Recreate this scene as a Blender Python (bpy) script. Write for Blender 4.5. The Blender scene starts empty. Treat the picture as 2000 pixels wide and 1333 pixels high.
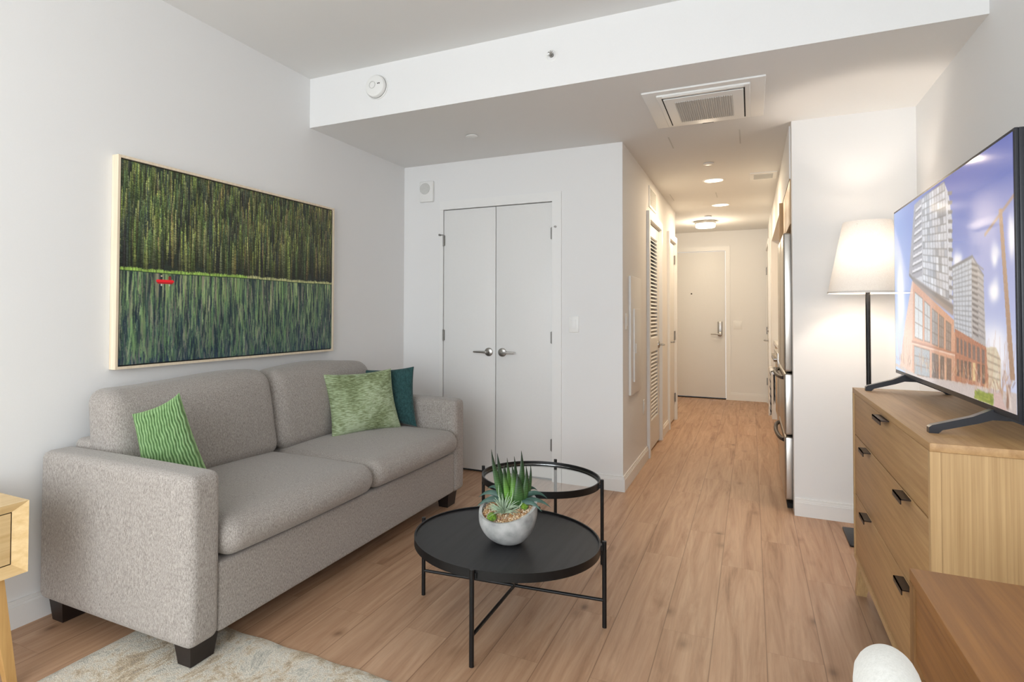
import bpy, math, random
import numpy as np
from mathutils import Vector, Matrix
random.seed(7); rng = np.random.default_rng(7)
S = bpy.context.scene
col = S.collection
R_ = math.radians

# ---------------------------------------------------------------- camera
cam_d = bpy.data.cameras.new('camera'); cam = bpy.data.objects.new('camera', cam_d); col.objects.link(cam)
cam_d.sensor_fit = 'HORIZONTAL'; cam_d.sensor_width = 36.0; cam_d.lens = 21.447
cam_d.shift_x = 0.07134; cam_d.shift_y = -0.0407
cam_d.clip_start = 0.02
r = Vector((0.89043794, 0.455082, 0.00454361)); f = Vector((-0.45506602, 0.89018779, 0.0219231)); u = Vector((0.00593214, -0.0215888, 0.99974934))
m = Matrix.Identity(4)
for i in range(3):
    m[i][0] = r[i]; m[i][1] = u[i]; m[i][2] = -f[i]
m[2][3] = 1.225
cam.matrix_world = m
S.camera = cam
S.view_settings.view_transform = 'Standard'; S.view_settings.look = 'None'
S.view_settings.gamma = 1; S.view_settings.use_curve_mapping = False
S.view_settings.exposure = 0.09

# ---------------------------------------------------------------- sky and daylight
W = bpy.data.worlds.new('world'); S.world = W; W.use_nodes = True
W.node_tree.nodes['Background'].inputs[0].default_value = (0.86, 0.93, 1.0, 1)
W.node_tree.nodes['Background'].inputs[1].default_value = 3.0

def area(name, loc, rot, sx, sy, energy, color=(1, 1, 1), spread=180):
    d = bpy.data.lights.new(name, 'AREA'); d.shape = 'RECTANGLE'; d.size = sx; d.size_y = sy
    d.energy = energy; d.color = color; d.spread = R_(spread)
    o = bpy.data.objects.new(name, d); o.location = loc; o.rotation_euler = rot; col.objects.link(o); return o
# daylight entering by the wide window behind the camera
area('window_daylight', (-0.85, -2.12, 1.45), (R_(90), 0, 0), 3.0, 2.2, 80, (0.93, 0.97, 1.0))
# ceiling light of the living room, behind the camera
def point(name, loc, energy, color, rad):
    d = bpy.data.lights.new(name, 'POINT'); d.energy = energy; d.color = color; d.shadow_soft_size = rad
    o = bpy.data.objects.new(name, d); o.location = loc; col.objects.link(o); return o

# ---------------------------------------------------------------- materials
def s2l(c):
    return tuple(((x / 255) / 12.92 if x / 255 <= 0.04045 else (((x / 255) + 0.055) / 1.055) ** 2.4) for x in c) + (1,)
def new_mat(name):
    M = bpy.data.materials.new(name); M.use_nodes = True
    return M, M.node_tree, M.node_tree.nodes['Principled BSDF']
def N(t, kind, **k):
    n = t.nodes.new(kind)
    for a, v in k.items():
        if hasattr(n, a): setattr(n, a, v)
        else: n.inputs[a.replace('_', ' ')].default_value = v
    return n
def coords(t, scale=(1, 1, 1), rot=(0, 0, 0), kind='Object'):
    tc = N(t, 'ShaderNodeTexCoord'); mp = N(t, 'ShaderNodeMapping')
    mp.inputs['Scale'].default_value = scale; mp.inputs['Rotation'].default_value = rot
    t.links.new(tc.outputs[kind], mp.inputs['Vector']); return mp.outputs[0]
def ramp(t, fac, stops):
    n = N(t, 'ShaderNodeValToRGB'); e = n.color_ramp.elements
    while len(e) < len(stops): e.new(0.5)
    for i, (p, c) in enumerate(stops): e[i].position = p; e[i].color = c
    t.links.new(fac, n.inputs[0]); return n.outputs[0]
def bump(t, b, h, strength, dist=0.01):
    n = N(t, 'ShaderNodeBump'); n.inputs['Strength'].default_value = strength; n.inputs['Distance'].default_value = dist
    t.links.new(h, n.inputs['Height']); t.links.new(n.outputs[0], b.inputs['Normal'])
def plain(name, rgb, rough=0.5, metal=0.0, noise=0.0, bmp=0.0, scale=60, emis=None, es=0, spec=None):
    M, t, b = new_mat(name)
    c = s2l(rgb); b.inputs['Roughness'].default_value = rough; b.inputs['Metallic'].default_value = metal
    nz = N(t, 'ShaderNodeTexNoise'); nz.inputs['Scale'].default_value = scale; nz.inputs['Detail'].default_value = 4
    t.links.new(coords(t), nz.inputs['Vector'])
    lo = tuple(x * (1 - noise) for x in c[:3]) + (1,); hi = tuple(min(1, x * (1 + noise)) for x in c[:3]) + (1,)
    t.links.new(ramp(t, nz.outputs[0], [(0.3, lo), (0.7, hi)]), b.inputs['Base Color'])
    if bmp: bump(t, b, nz.outputs[0], bmp, 0.002)
    if emis: b.inputs['Emission Color'].default_value = s2l(emis); b.inputs['Emission Strength'].default_value = es
    if spec is not None: b.inputs['Specular IOR Level'].default_value = spec
    return M
def wood(name, dark, light, axis, rough=0.45, fine=1.0, contrast=1.0):
    """straight grained oak; axis = grain direction 0,1,2"""
    M, t, b = new_mat(name); b.inputs['Roughness'].default_value = rough
    sc = [55 * fine] * 3; sc[axis] = 2.0
    n1 = N(t, 'ShaderNodeTexNoise'); n1.inputs['Scale'].default_value = 1; n1.inputs['Detail'].default_value = 5; n1.inputs['Roughness'].default_value = 0.65
    t.links.new(coords(t, sc), n1.inputs['Vector'])
    sc2 = [5.0] * 3; sc2[axis] = 0.8
    n2 = N(t, 'ShaderNodeTexNoise'); n2.inputs['Scale'].default_value = 1; n2.inputs['Detail'].default_value = 3; n2.inputs['Distortion'].default_value = 0.6
    t.links.new(coords(t, sc2), n2.inputs['Vector'])
    mx = N(t, 'ShaderNodeMath', operation='MULTIPLY_ADD'); mx.inputs[1].default_value = 0.78
    t.links.new(n1.outputs[0], mx.inputs[0])
    m2 = N(t, 'ShaderNodeMath', operation='MULTIPLY'); m2.inputs[1].default_value = 0.22; t.links.new(n2.outputs[0], m2.inputs[0])
    t.links.new(m2.outputs[0], mx.inputs[2])
    c = 0.16 / contrast
    t.links.new(ramp(t, mx.outputs[0], [(0.5 - c, s2l(dark)), (0.5 + c, s2l(light))]), b.inputs['Base Color'])
    bump(t, b, n1.outputs[0], 0.12, 0.001)
    return M

M = {}
M['wall'] = plain('wall_paint', (236, 236, 235), 0.75, noise=0.006, bmp=0.02, scale=180)
M['ceil'] = plain('ceiling_paint', (236, 236, 234), 0.85, noise=0.006, bmp=0.02, scale=180)
M['trim'] = plain('trim_paint', (238, 238, 236), 0.4, noise=0.004)
M['door'] = plain('door_paint', (232, 232, 230), 0.45, noise=0.006)
M['dark'] = plain('dark_gap', (26, 24, 22), 0.9)  # near-black; paints the shade in gaps and voids, plus small dark parts
M['plastic'] = plain('white_plastic', (238, 238, 235), 0.35, noise=0.004)
M['greygrille'] = plain('grey_grille', (206, 206, 202), 0.6, noise=0.03)
M['nickel'] = plain('satin_nickel', (176, 174, 170), 0.3, 1.0, noise=0.03)
M['nickeldark'] = plain('dull_hinge_steel', (140, 138, 134), 0.4, 0.9, noise=0.05)
M['steel'] = plain('stainless_steel', (190, 186, 180), 0.28, 1.0, noise=0.03, scale=8)
M['black'] = plain('black_metal', (24, 24, 25), 0.4, 0.3, noise=0.1)
M['bronze'] = plain('dark_bronze_pull', (56, 44, 38), 0.4, 0.6, noise=0.1)
M['tvblack'] = plain('tv_black', (38, 40, 46), 0.32, 0.2, noise=0.05)
M['leg'] = plain('espresso_leg', (34, 25, 22), 0.45, noise=0.15)
M['oakx'] = wood('oak_grain_depth', (170, 136, 92), (206, 174, 128), 0)
M['oaky'] = wood('oak_grain_length', (164, 126, 82), (194, 156, 108), 1)
M['oakz'] = wood('oak_grain_upright', (168, 134, 90), (210, 176, 128), 2, fine=3.2, contrast=.75)
M['deskx'] = wood('desk_oak_top', (120, 76, 34), (158, 108, 54), 1, rough=0.5)
M['deskz'] = wood('desk_oak_side', (118, 82, 44), (150, 110, 64), 2, rough=0.5)
M['ashy'] = wood('pale_ash_length', (212, 178, 124), (236, 208, 158), 1)
M['ashz'] = wood('pale_ash_leg', (186, 142, 84), (212, 170, 108), 2)
M['frame'] = wood('pale_maple_frame', (222, 204, 176), (240, 226, 202), 2, rough=0.5)
M['cab'] = wood('kitchen_cabinet_oak', (178, 144, 104), (204, 172, 130), 2)
M['counter'] = plain('pale_quartz', (226, 224, 220), 0.2, noise=0.02)
M['blacktop'] = wood('black_ash_table_top', (20, 20, 22), (42, 42, 45), 1, rough=0.5, fine=0.6)

def fabric(name, a, b_, scale=420, stretch=(1, 1, 1), bmp=0.35, rough=0.95, stops=(0.36, 0.64), sheen=0.2):
    Mx, t, b = new_mat(name); b.inputs['Roughness'].default_value = rough
    try: b.inputs['Sheen Weight'].default_value = sheen
    except Exception: pass
    n = N(t, 'ShaderNodeTexNoise'); n.inputs['Scale'].default_value = scale; n.inputs['Detail'].default_value = 3
    t.links.new(coords(t, stretch), n.inputs['Vector'])
    n2 = N(t, 'ShaderNodeTexNoise'); n2.inputs['Scale'].default_value = scale * 0.35; n2.inputs['Detail'].default_value = 4
    t.links.new(coords(t, stretch), n2.inputs['Vector'])
    ad = N(t, 'ShaderNodeMath', operation='ADD'); t.links.new(n.outputs[0], ad.inputs[0]); t.links.new(n2.outputs[0], ad.inputs[1])
    hf = N(t, 'ShaderNodeMath', operation='MULTIPLY'); hf.inputs[1].default_value = 0.5; t.links.new(ad.outputs[0], hf.inputs[0])
    t.links.new(ramp(t, hf.outputs[0], [(stops[0], s2l(a)), (stops[1], s2l(b_))]), b.inputs['Base Color'])
    bump(t, b, hf.outputs[0], bmp, 0.003)
    return Mx
M['sofa'] = fabric('heathered_grey_beige_fabric', (112, 105, 99), (192, 185, 178), 900, (1, 1, 0.3), 0.3, stops=(0.34, 0.66))
M['chairfab'] = fabric('pale_grey_chair_fabric', (216, 216, 210), (232, 232, 227), 700, bmp=0.05)
M['teal'] = fabric('dark_teal_fabric', (18, 50, 52), (48, 88, 88), 300, (1, 1, 0.5), 0.4)
M['moss'] = fabric('moss', (50, 84, 14), (128, 168, 48), 300, bmp=0.8)

# velvet, sage: horizontal crushed pile
def velvet():
    Mx, t, b = new_mat('crushed_sage_velvet'); b.inputs['Roughness'].default_value = 0.6
    b.inputs['Sheen Weight'].default_value = 0.7; b.inputs['Sheen Roughness'].default_value = 0.35
    b.inputs['Sheen Tint'].default_value = s2l((222, 238, 205))
    n = N(t, 'ShaderNodeTexNoise'); n.inputs['Scale'].default_value = 1; n.inputs['Detail'].default_value = 5; n.inputs['Distortion'].default_value = 0.4
    t.links.new(coords(t, (34, 34, 210)), n.inputs['Vector'])
    n2 = N(t, 'ShaderNodeTexNoise'); n2.inputs['Scale'].default_value = 4.5; n2.inputs['Detail'].default_value = 3
    t.links.new(coords(t), n2.inputs['Vector'])
    ad = N(t, 'ShaderNodeMath', operation='MULTIPLY_ADD'); ad.inputs[1].default_value = 0.55
    mm = N(t, 'ShaderNodeMath', operation='MULTIPLY'); mm.inputs[1].default_value = 0.45
    t.links.new(n2.outputs[0], mm.inputs[0]); t.links.new(n.outputs[0], ad.inputs[0]); t.links.new(mm.outputs[0], ad.inputs[2])
    t.links.new(ramp(t, ad.outputs[0], [(0.38, s2l((104, 116, 76))), (0.48, s2l((146, 162, 122))), (0.58, s2l((184, 200, 166)))]), b.inputs['Base Color'])
    bump(t, b, n.outputs[0], 0.5, 0.004)
    return Mx
M['sage'] = velvet()
def ribbed():
    Mx, t, b = new_mat('ribbed_green_velvet'); b.inputs['Roughness'].default_value = 0.6
    b.inputs['Sheen Weight'].default_value = 0.5; b.inputs['Sheen Tint'].default_value = s2l((190, 235, 160))
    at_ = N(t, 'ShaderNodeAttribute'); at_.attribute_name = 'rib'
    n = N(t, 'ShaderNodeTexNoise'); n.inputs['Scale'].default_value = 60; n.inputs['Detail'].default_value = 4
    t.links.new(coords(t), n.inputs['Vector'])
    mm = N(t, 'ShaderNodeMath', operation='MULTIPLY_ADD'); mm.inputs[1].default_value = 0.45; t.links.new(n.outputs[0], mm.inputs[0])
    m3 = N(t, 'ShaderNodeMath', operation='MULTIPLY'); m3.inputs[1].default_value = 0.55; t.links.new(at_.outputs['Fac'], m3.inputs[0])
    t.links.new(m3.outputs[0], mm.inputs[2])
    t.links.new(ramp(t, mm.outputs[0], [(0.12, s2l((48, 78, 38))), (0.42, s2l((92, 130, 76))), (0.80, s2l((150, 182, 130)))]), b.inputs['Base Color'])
    return Mx
M['ribbed'] = ribbed()

def floor_mat():
    Mx, t, b = new_mat('oak_plank_floor'); b.inputs['Roughness'].default_value = 0.42
    tc = N(t, 'ShaderNodeTexCoord'); sx = N(t, 'ShaderNodeSeparateXYZ'); t.links.new(tc.outputs['Object'], sx.inputs[0])
    cb = N(t, 'ShaderNodeCombineXYZ'); t.links.new(sx.outputs[1], cb.inputs[0]); t.links.new(sx.outputs[0], cb.inputs[1])
    def brick(c1, c2, mortar, msz):
        br = N(t, 'ShaderNodeTexBrick'); br.inputs['Scale'].default_value = 1; br.inputs['Brick Width'].default_value = 1.22
        br.inputs['Row Height'].default_value = 0.178; br.inputs['Mortar Size'].default_value = msz; br.offset = 0.37; br.offset_frequency = 2
        br.inputs['Color1'].default_value = c1; br.inputs['Color2'].default_value = c2; br.inputs['Mortar'].default_value = mortar
        br.inputs['Mortar Smooth'].default_value = 0.3
        t.links.new(cb.outputs[0], br.inputs[0]); return br
    br = brick((0, 0, 0, 1), (1, 1, 1, 1), (0.5, 0.5, 0.5, 1), 0.0)
    # per plank offset
    ml = N(t, 'ShaderNodeVectorMath', operation='SCALE'); ml.inputs[3].default_value = 17.0; t.links.new(br.outputs[0], ml.inputs[0])
    ad = N(t, 'ShaderNodeVectorMath', operation='ADD'); t.links.new(tc.outputs['Object'], ad.inputs[0]); t.links.new(ml.outputs[0], ad.inputs[1])
    def noise(sc, detail, dist=0.0, rough=0.6):
        mp = N(t, 'ShaderNodeMapping'); mp.inputs['Scale'].default_value = sc; t.links.new(ad.outputs[0], mp.inputs[0])
        n = N(t, 'ShaderNodeTexNoise'); n.inputs['Scale'].default_value = 1; n.inputs['Detail'].default_value = detail
        n.inputs['Distortion'].default_value = dist; n.inputs['Roughness'].default_value = rough
        t.links.new(mp.outputs[0], n.inputs[0]); return n.outputs[0]
    g1 = noise((19, 1.25, 1), 7, 0.8, 0.66); g2 = noise((110, 3.5, 1), 4); g3 = noise((4.5, 2.2, 1), 3, 0.4)
    c1 = ramp(t, g1, [(0.26, s2l((146, 110, 84))), (0.42, s2l((180, 142, 112))), (0.6, s2l((196, 159, 128))), (0.8, s2l((207, 172, 142)))])
    c2 = ramp(t, g2, [(0.3, (0.84, 0.83, 0.82, 1)), (0.6, (1, 1, 1, 1))])
    mx = N(t, 'ShaderNodeMix', data_type='RGBA', blend_type='MULTIPLY'); mx.inputs[0].default_value = 0.75
    t.links.new(c1, mx.inputs[6]); t.links.new(c2, mx.inputs[7])
    # plank tone
    c3 = ramp(t, br.outputs[0], [(0.0, (0.93, 0.925, 0.915, 1)), (1.0, (1.0, 1.0, 1.0, 1))])
    mx2 = N(t, 'ShaderNodeMix', data_type='RGBA', blend_type='MULTIPLY'); mx2.inputs[0].default_value = 1
    t.links.new(mx.outputs[2], mx2.inputs[6]); t.links.new(c3, mx2.inputs[7])
    # knots
    mp = N(t, 'ShaderNodeMapping'); mp.inputs['Scale'].default_value = (5.6, 3.0, 1); t.links.new(ad.outputs[0], mp.inputs[0])
    vo = N(t, 'ShaderNodeTexVoronoi'); vo.inputs['Scale'].default_value = 1; vo.inputs['Randomness'].default_value = 1; t.links.new(mp.outputs[0], vo.inputs['Vector'])
    kn = ramp(t, vo.outputs['Distance'], [(0.03, (0.40, 0.33, 0.28, 1)), (0.10, (0.80, 0.76, 0.72, 1)), (0.2, (1, 1, 1, 1))])
    gate = ramp(t, g3, [(0.42, (0, 0, 0, 1)), (0.52, (1, 1, 1, 1))])
    mx3 = N(t, 'ShaderNodeMix', data_type='RGBA', blend_type='MULTIPLY')
    t.links.new(gate, mx3.inputs[0]); t.links.new(mx2.outputs[2], mx3.inputs[6]); t.links.new(kn, mx3.inputs[7])
    b2 = brick((1, 1, 1, 1), (1, 1, 1, 1), (0.80, 0.77, 0.74, 1), 0.0012)
    mx4 = N(t, 'ShaderNodeMix', data_type='RGBA', blend_type='MULTIPLY'); mx4.inputs[0].default_value = 1
    t.links.new(mx3.outputs[2], mx4.inputs[6]); t.links.new(b2.outputs[0], mx4.inputs[7])
    # darker long joints between rows
    dv = N(t, 'ShaderNodeMath', operation='DIVIDE'); dv.inputs[1].default_value = 0.178; t.links.new(sx.outputs[0], dv.inputs[0])
    fr_ = N(t, 'ShaderNodeMath', operation='FRACT'); t.links.new(dv.outputs[0], fr_.inputs[0])
    pg = N(t, 'ShaderNodeMath', operation='PINGPONG'); pg.inputs[1].default_value = 0.5; t.links.new(fr_.outputs[0], pg.inputs[0])
    jl = ramp(t, pg.outputs[0], [(0.004, (0.66, 0.61, 0.57, 1)), (0.015, (1, 1, 1, 1))])
    mx5 = N(t, 'ShaderNodeMix', data_type='RGBA', blend_type='MULTIPLY'); mx5.inputs[0].default_value = 1
    t.links.new(mx4.outputs[2], mx5.inputs[6]); t.links.new(jl, mx5.inputs[7])
    t.links.new(mx5.outputs[2], b.inputs['Base Color'])
    rr = ramp(t, g1, [(0.3, (0.5, 0.5, 0.5, 1)), (0.7, (0.38, 0.38, 0.38, 1))]); t.links.new(rr, b.inputs['Roughness'])
    bump(t, b, g2, 0.08, 0.001)
    return Mx
M['floor'] = floor_mat()

def rug_mat():
    Mx, t, b = new_mat('distressed_rug'); b.inputs['Roughness'].default_value = 1
    n = N(t, 'ShaderNodeTexNoise'); n.inputs['Scale'].default_value = 4.5; n.inputs['Detail'].default_value = 11; n.inputs['Roughness'].default_value = 0.84; n.inputs['Distortion'].default_value = 0.5
    t.links.new(coords(t, (1.6, 1, 1)), n.inputs['Vector'])
    n2 = N(t, 'ShaderNodeTexNoise'); n2.inputs['Scale'].default_value = 240; n2.inputs['Detail'].default_value = 2
    t.links.new(coords(t), n2.inputs['Vector'])
    c = ramp(t, n.outputs[0], [(0.30, s2l((128, 140, 146))), (0.40, s2l((186, 184, 172))), (0.48, s2l((232, 226, 212))), (0.55, s2l((206, 188, 160))), (0.60, s2l((168, 152, 130))), (0.66, s2l((236, 230, 218)))])
    c2 = ramp(t, n2.outputs[0], [(0.3, (0.74, 0.74, 0.74, 1)), (0.65, (1, 1, 1, 1))])
    mx = N(t, 'ShaderNodeMix', data_type='RGBA', blend_type='MULTIPLY'); mx.inputs[0].default_value = 1
    t.links.new(c, mx.inputs[6]); t.links.new(c2, mx.inputs[7]); t.links.new(mx.outputs[2], b.inputs['Base Color'])
    bump(t, b, n2.outputs[0], 0.6, 0.006)
    return Mx
M['rug'] = rug_mat()

def concrete():
    Mx, t, b = new_mat('grey_concrete'); b.inputs['Roughness'].default_value = 0.7
    n = N(t, 'ShaderNodeTexNoise'); n.inputs['Scale'].default_value = 22; n.inputs['Detail'].default_value = 8; t.links.new(coords(t), n.inputs['Vector'])
    t.links.new(ramp(t, n.outputs[0], [(0.3, s2l((142, 143, 142))), (0.5, s2l((172, 173, 171))), (0.7, s2l((192, 192, 190)))]), b.inputs['Base Color'])
    bump(t, b, n.outputs[0], 0.15, 0.003); return Mx
M['concrete'] = concrete()
def glass():
    Mx, t, b = new_mat('clear_glass'); b.inputs['Roughness'].default_value = 0.0
    b.inputs['Transmission Weight'].default_value = 1.0; b.inputs['IOR'].default_value = 1.45
    b.inputs['Base Color'].default_value = (0.94, 0.98, 0.97, 1); return Mx
M['glass'] = glass()
def shade_mat():
    Mx, t, b = new_mat('linen_shade')
    out = t.nodes['Material Output']; t.nodes.remove(b)
    n = N(t, 'ShaderNodeTexNoise'); n.inputs['Scale'].default_value = 300; t.links.new(coords(t), n.inputs['Vector'])
    c = ramp(t, n.outputs[0], [(0.3, s2l((240, 234, 226))), (0.7, s2l((250, 246, 240)))])
    d = N(t, 'ShaderNodeBsdfDiffuse'); tr = N(t, 'ShaderNodeBsdfTranslucent'); mx = N(t, 'ShaderNodeMixShader'); mx.inputs[0].default_value = 0.05
    t.links.new(c, d.inputs[0]); t.links.new(c, tr.inputs[0]); t.links.new(d.outputs[0], mx.inputs[1]); t.links.new(tr.outputs[0], mx.inputs[2])
    t.links.new(mx.outputs[0], out.inputs[0]); return Mx
M['shade'] = shade_mat()
M['glow'] = plain('lit_diffuser', (255, 250, 240), 0.5, emis=(255, 240, 214), es=7)
M['bulb'] = plain('lit_bulb', (255, 250, 240), 0.5, emis=(255, 226, 190), es=12)

def attr_mat(name, attr, emission=False, rough=0.6):
    Mx, t, b = new_mat(name); a = N(t, 'ShaderNodeAttribute'); a.attribute_name = attr
    b.inputs['Roughness'].default_value = rough
    if emission:
        b.inputs['Base Color'].default_value = (0.01, 0.01, 0.01, 1)
        t.links.new(a.outputs['Color'], b.inputs['Emission Color']); b.inputs['Emission Strength'].default_value = 0.92
        b.inputs['Specular IOR Level'].default_value = 0.6
    else: t.links.new(a.outputs['Color'], b.inputs['Base Color'])
    return Mx
M['canvas'] = attr_mat('printed_canvas', 'art', rough=0.55)
M['screen'] = attr_mat('screen_picture', 'art', True, 0.06)

# ---------------------------------------------------------------- geometry helpers
WORLD = {}     # object -> world origin
class MB:
    def __init__(s): s.v = []; s.f = []; s.sm = []
    def add(s, vs, fs, smooth=False):
        o = len(s.v); s.v += [tuple(p) for p in vs]; s.f += [tuple(i + o for i in q) for q in fs]; s.sm += [smooth] * len(fs); return s
    def box(s, x0, x1, y0, y1, z0, z1, bev=0.0, T=None):
        x0, x1 = min(x0, x1), max(x0, x1); y0, y1 = min(y0, y1), max(y0, y1); z0, z1 = min(z0, z1), max(z0, z1)
        if bev <= 0:
            vs = [(x, y, z) for x in (x0, x1) for y in (y0, y1) for z in (z0, z1)]
            fs = [(0, 1, 3, 2), (4, 6, 7, 5), (0, 4, 5, 1), (2, 3, 7, 6), (0, 2, 6, 4), (1, 5, 7, 3)]
            if T: vs = [T @ Vector(p) for p in vs]
            return s.add(vs, fs)
        import bmesh
        b = bmesh.new(); bmesh.ops.create_cube(b, size=1)
        for v in b.verts:
            v.co = Vector(((x0 + x1) / 2 + v.co.x * (x1 - x0), (y0 + y1) / 2 + v.co.y * (y1 - y0), (z0 + z1) / 2 + v.co.z * (z1 - z0)))
        bmesh.ops.bevel(b, geom=b.edges[:], offset=bev, segments=3, profile=0.5, affect='EDGES', clamp_overlap=True)
        b.verts.index_update()
        vs = [(T @ v.co if T else v.co) for v in b.verts]; fs = [[v.index for v in q.verts] for q in b.faces]
        s.add(vs, fs, bev > 0.012); b.free(); return s
    def cyl(s, p0, p1, r0, r1=None, seg=16, caps=True, smooth=True, rot=0.0):
        r1 = r0 if r1 is None else r1; p0 = Vector(p0); p1 = Vector(p1); d = (p1 - p0).normalized()
        a = d.orthogonal().normalized()
        if abs(d.z) > 0.9: a = Vector((1, 0, 0)); a = (a - d * a.dot(d)).normalized()
        c = d.cross(a)
        vs = []
        for p, q in ((p0, r0), (p1, r1)):
            for i in range(seg):
                t = 2 * math.pi * i / seg + rot; vs.append(p + a * (q * math.cos(t)) + c * (q * math.sin(t)))
        fs = [(i, (i + 1) % seg, seg + (i + 1) % seg, seg + i) for i in range(seg)]
        s.add(vs, fs, smooth)
        if caps: s.add(vs[:seg], [tuple(range(seg))[::-1]]); s.add(vs[seg:], [tuple(range(seg))])
        return s
    def lathe(s, prof, c, seg=40, axis='z', smooth=True):
        vs = []; n = len(prof)
        for r, h in prof:
            for i in range(seg):
                t = 2 * math.pi * i / seg; a, b_ = r * math.cos(t), r * math.sin(t)
                vs.append({'z': (c[0] + a, c[1] + b_, c[2] + h), 'y': (c[0] + a, c[1] + h, c[2] + b_), 'x': (c[0] + h, c[1] + a, c[2] + b_)}[axis])
        fs = [(k * seg + i, k * seg + (i + 1) % seg, (k + 1) * seg + (i + 1) % seg, (k + 1) * seg + i) for k in range(n - 1) for i in range(seg)]
        s.add(vs, fs, smooth); return s
    def tube(s, pts, rad, seg=10, smooth=True, flat=1.0):
        pts = [Vector(p) for p in pts]; n = len(pts); rad = rad if hasattr(rad, '__len__') else [rad] * n
        vs = []; prev = None
        for k, p in enumerate(pts):
            d = (pts[min(k + 1, n - 1)] - pts[max(k - 1, 0)]).normalized()
            a = d.orthogonal().normalized() if prev is None else (prev - d * prev.dot(d)).normalized()
            prev = a; c = d.cross(a)
            for i in range(seg):
                t = 2 * math.pi * i / seg; vs.append(p + a * rad[k] * math.cos(t) + c * rad[k] * flat * math.sin(t))
        fs = [(k * seg + i, k * seg + (i + 1) % seg, (k + 1) * seg + (i + 1) % seg, (k + 1) * seg + i) for k in range(n - 1) for i in range(seg)]
        fs += [tuple(range(seg))[::-1], tuple(range((n - 1) * seg, n * seg))]
        s.add(vs, fs, smooth); return s
    def hexa(s, bottom, top):
        """4 bottom points, 4 top points (same winding)"""
        s.add(list(bottom) + list(top), [(3, 2, 1, 0), (4, 5, 6, 7), (0, 1, 5, 4), (1, 2, 6, 5), (2, 3, 7, 6), (3, 0, 4, 7)]); return s
    def prism(s, poly, h, axis):
        """poly: 2-D list, extruded from h[0] to h[1] along axis"""
        n = len(poly); mk = {'x': lambda a, b_, c: (c, a, b_), 'y': lambda a, b_, c: (a, c, b_), 'z': lambda a, b_, c: (a, b_, c)}[axis]
        vs = [mk(a, b_, h[0]) for a, b_ in poly] + [mk(a, b_, h[1]) for a, b_ in poly]
        s.add(vs, [tuple(range(n))[::-1], tuple(range(n, 2 * n))] + [(i, (i + 1) % n, n + (i + 1) % n, n + i) for i in range(n)]); return s
    def build(s, name, mat, parent=None, fixn=True, sub=0):
        import bmesh
        a = np.array(s.v, dtype=float)
        c = (a.min(0) + a.max(0)) / 2; c[2] = a[:, 2].min()
        me = bpy.data.meshes.new(name); me.from_pydata((a - c).tolist(), [], s.f)
        me.polygons.foreach_set('use_smooth', s.sm)
        if fixn:
            b = bmesh.new(); b.from_mesh(me); bmesh.ops.recalc_face_normals(b, faces=b.faces[:]); b.to_mesh(me); b.free()
        me.set_sharp_from_angle(angle=R_(38)); me.update(); me.materials.append(mat if not isinstance(mat, str) else M[mat])
        o = bpy.data.objects.new(name, me); col.objects.link(o)
        WORLD[o] = Vector(c); place(o, parent)
        if sub:
            md = o.modifiers.new('sub', 'SUBSURF'); md.levels = sub; md.render_levels = sub
        return o
def place(o, parent):
    w = WORLD[o]
    if parent is not None: o.parent = parent; o.location = w - WORLD[parent]
    else: o.location = w
def tag(o, label=None, cat=None, group=None, kind=None):
    if label: o['label'] = label
    if cat: o['category'] = cat
    if group: o['group'] = group
    if kind: o['kind'] = kind
    return o
def empty(name, loc):
    o = bpy.data.objects.new(name, None); o.empty_display_size = 0.1; col.objects.link(o); o.location = loc; WORLD[o] = Vector(loc); return o
def thing(name, loc, label, cat, group=None): return tag(empty(name, loc), label, cat, group)
def struct(name, mb, mat): return tag(mb.build(name, mat), kind='structure')
def copy_thing(root, delta, label=None, group=None):
    def cp(o, par):
        c = o.copy(); col.objects.link(c); WORLD[c] = WORLD[o] + Vector(delta)
        if par is not None: c.parent = par
        else: c.location = WORLD[c]
        for ch in [x for x in bpy.data.objects if x.parent == o]: cp(ch, c)
        return c
    r_ = cp(root, None)
    if label: r_['label'] = label
    if group: r_['group'] = group
    return r_
def raster(name, img, p00, pu, pv, mat, parent):
    """flat picture: img[h,w,3] linear colours (row 0 = top) as a vertex coloured sheet"""
    h, w = img.shape[:2]
    uu, vv = np.meshgrid(np.linspace(0, 1, w), np.linspace(1, 0, h))
    P = np.array(p00)[None, None] + uu[..., None] * np.array(pu) + vv[..., None] * np.array(pv)
    P = P.reshape(-1, 3); c = P.mean(0)
    i = np.arange(h - 1)[:, None] * w + np.arange(w - 1)[None]
    q = np.stack([i, i + w, i + w + 1, i + 1], -1).reshape(-1, 4)
    me = bpy.data.meshes.new(name); me.vertices.add(len(P)); me.loops.add(q.size); me.polygons.add(len(q))
    me.vertices.foreach_set('co', (P - c).ravel()); me.loops.foreach_set('vertex_index', q.ravel().astype(np.int32))
    me.polygons.foreach_set('loop_start', (np.arange(len(q)) * 4).astype(np.int32))
    try: me.polygons.foreach_set('loop_total', np.full(len(q), 4, dtype=np.int32))
    except Exception: pass
    me.update(calc_edges=True)
    ca = me.color_attributes.new('art', 'FLOAT_COLOR', 'POINT')
    ca.data.foreach_set('color', np.concatenate([img.reshape(-1, 3), np.ones((h * w, 1))], 1).astype(np.float32).ravel())
    me.materials.append(M[mat]); o = bpy.data.objects.new(name, me); col.objects.link(o); WORLD[o] = Vector(c); place(o, parent); return o

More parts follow.
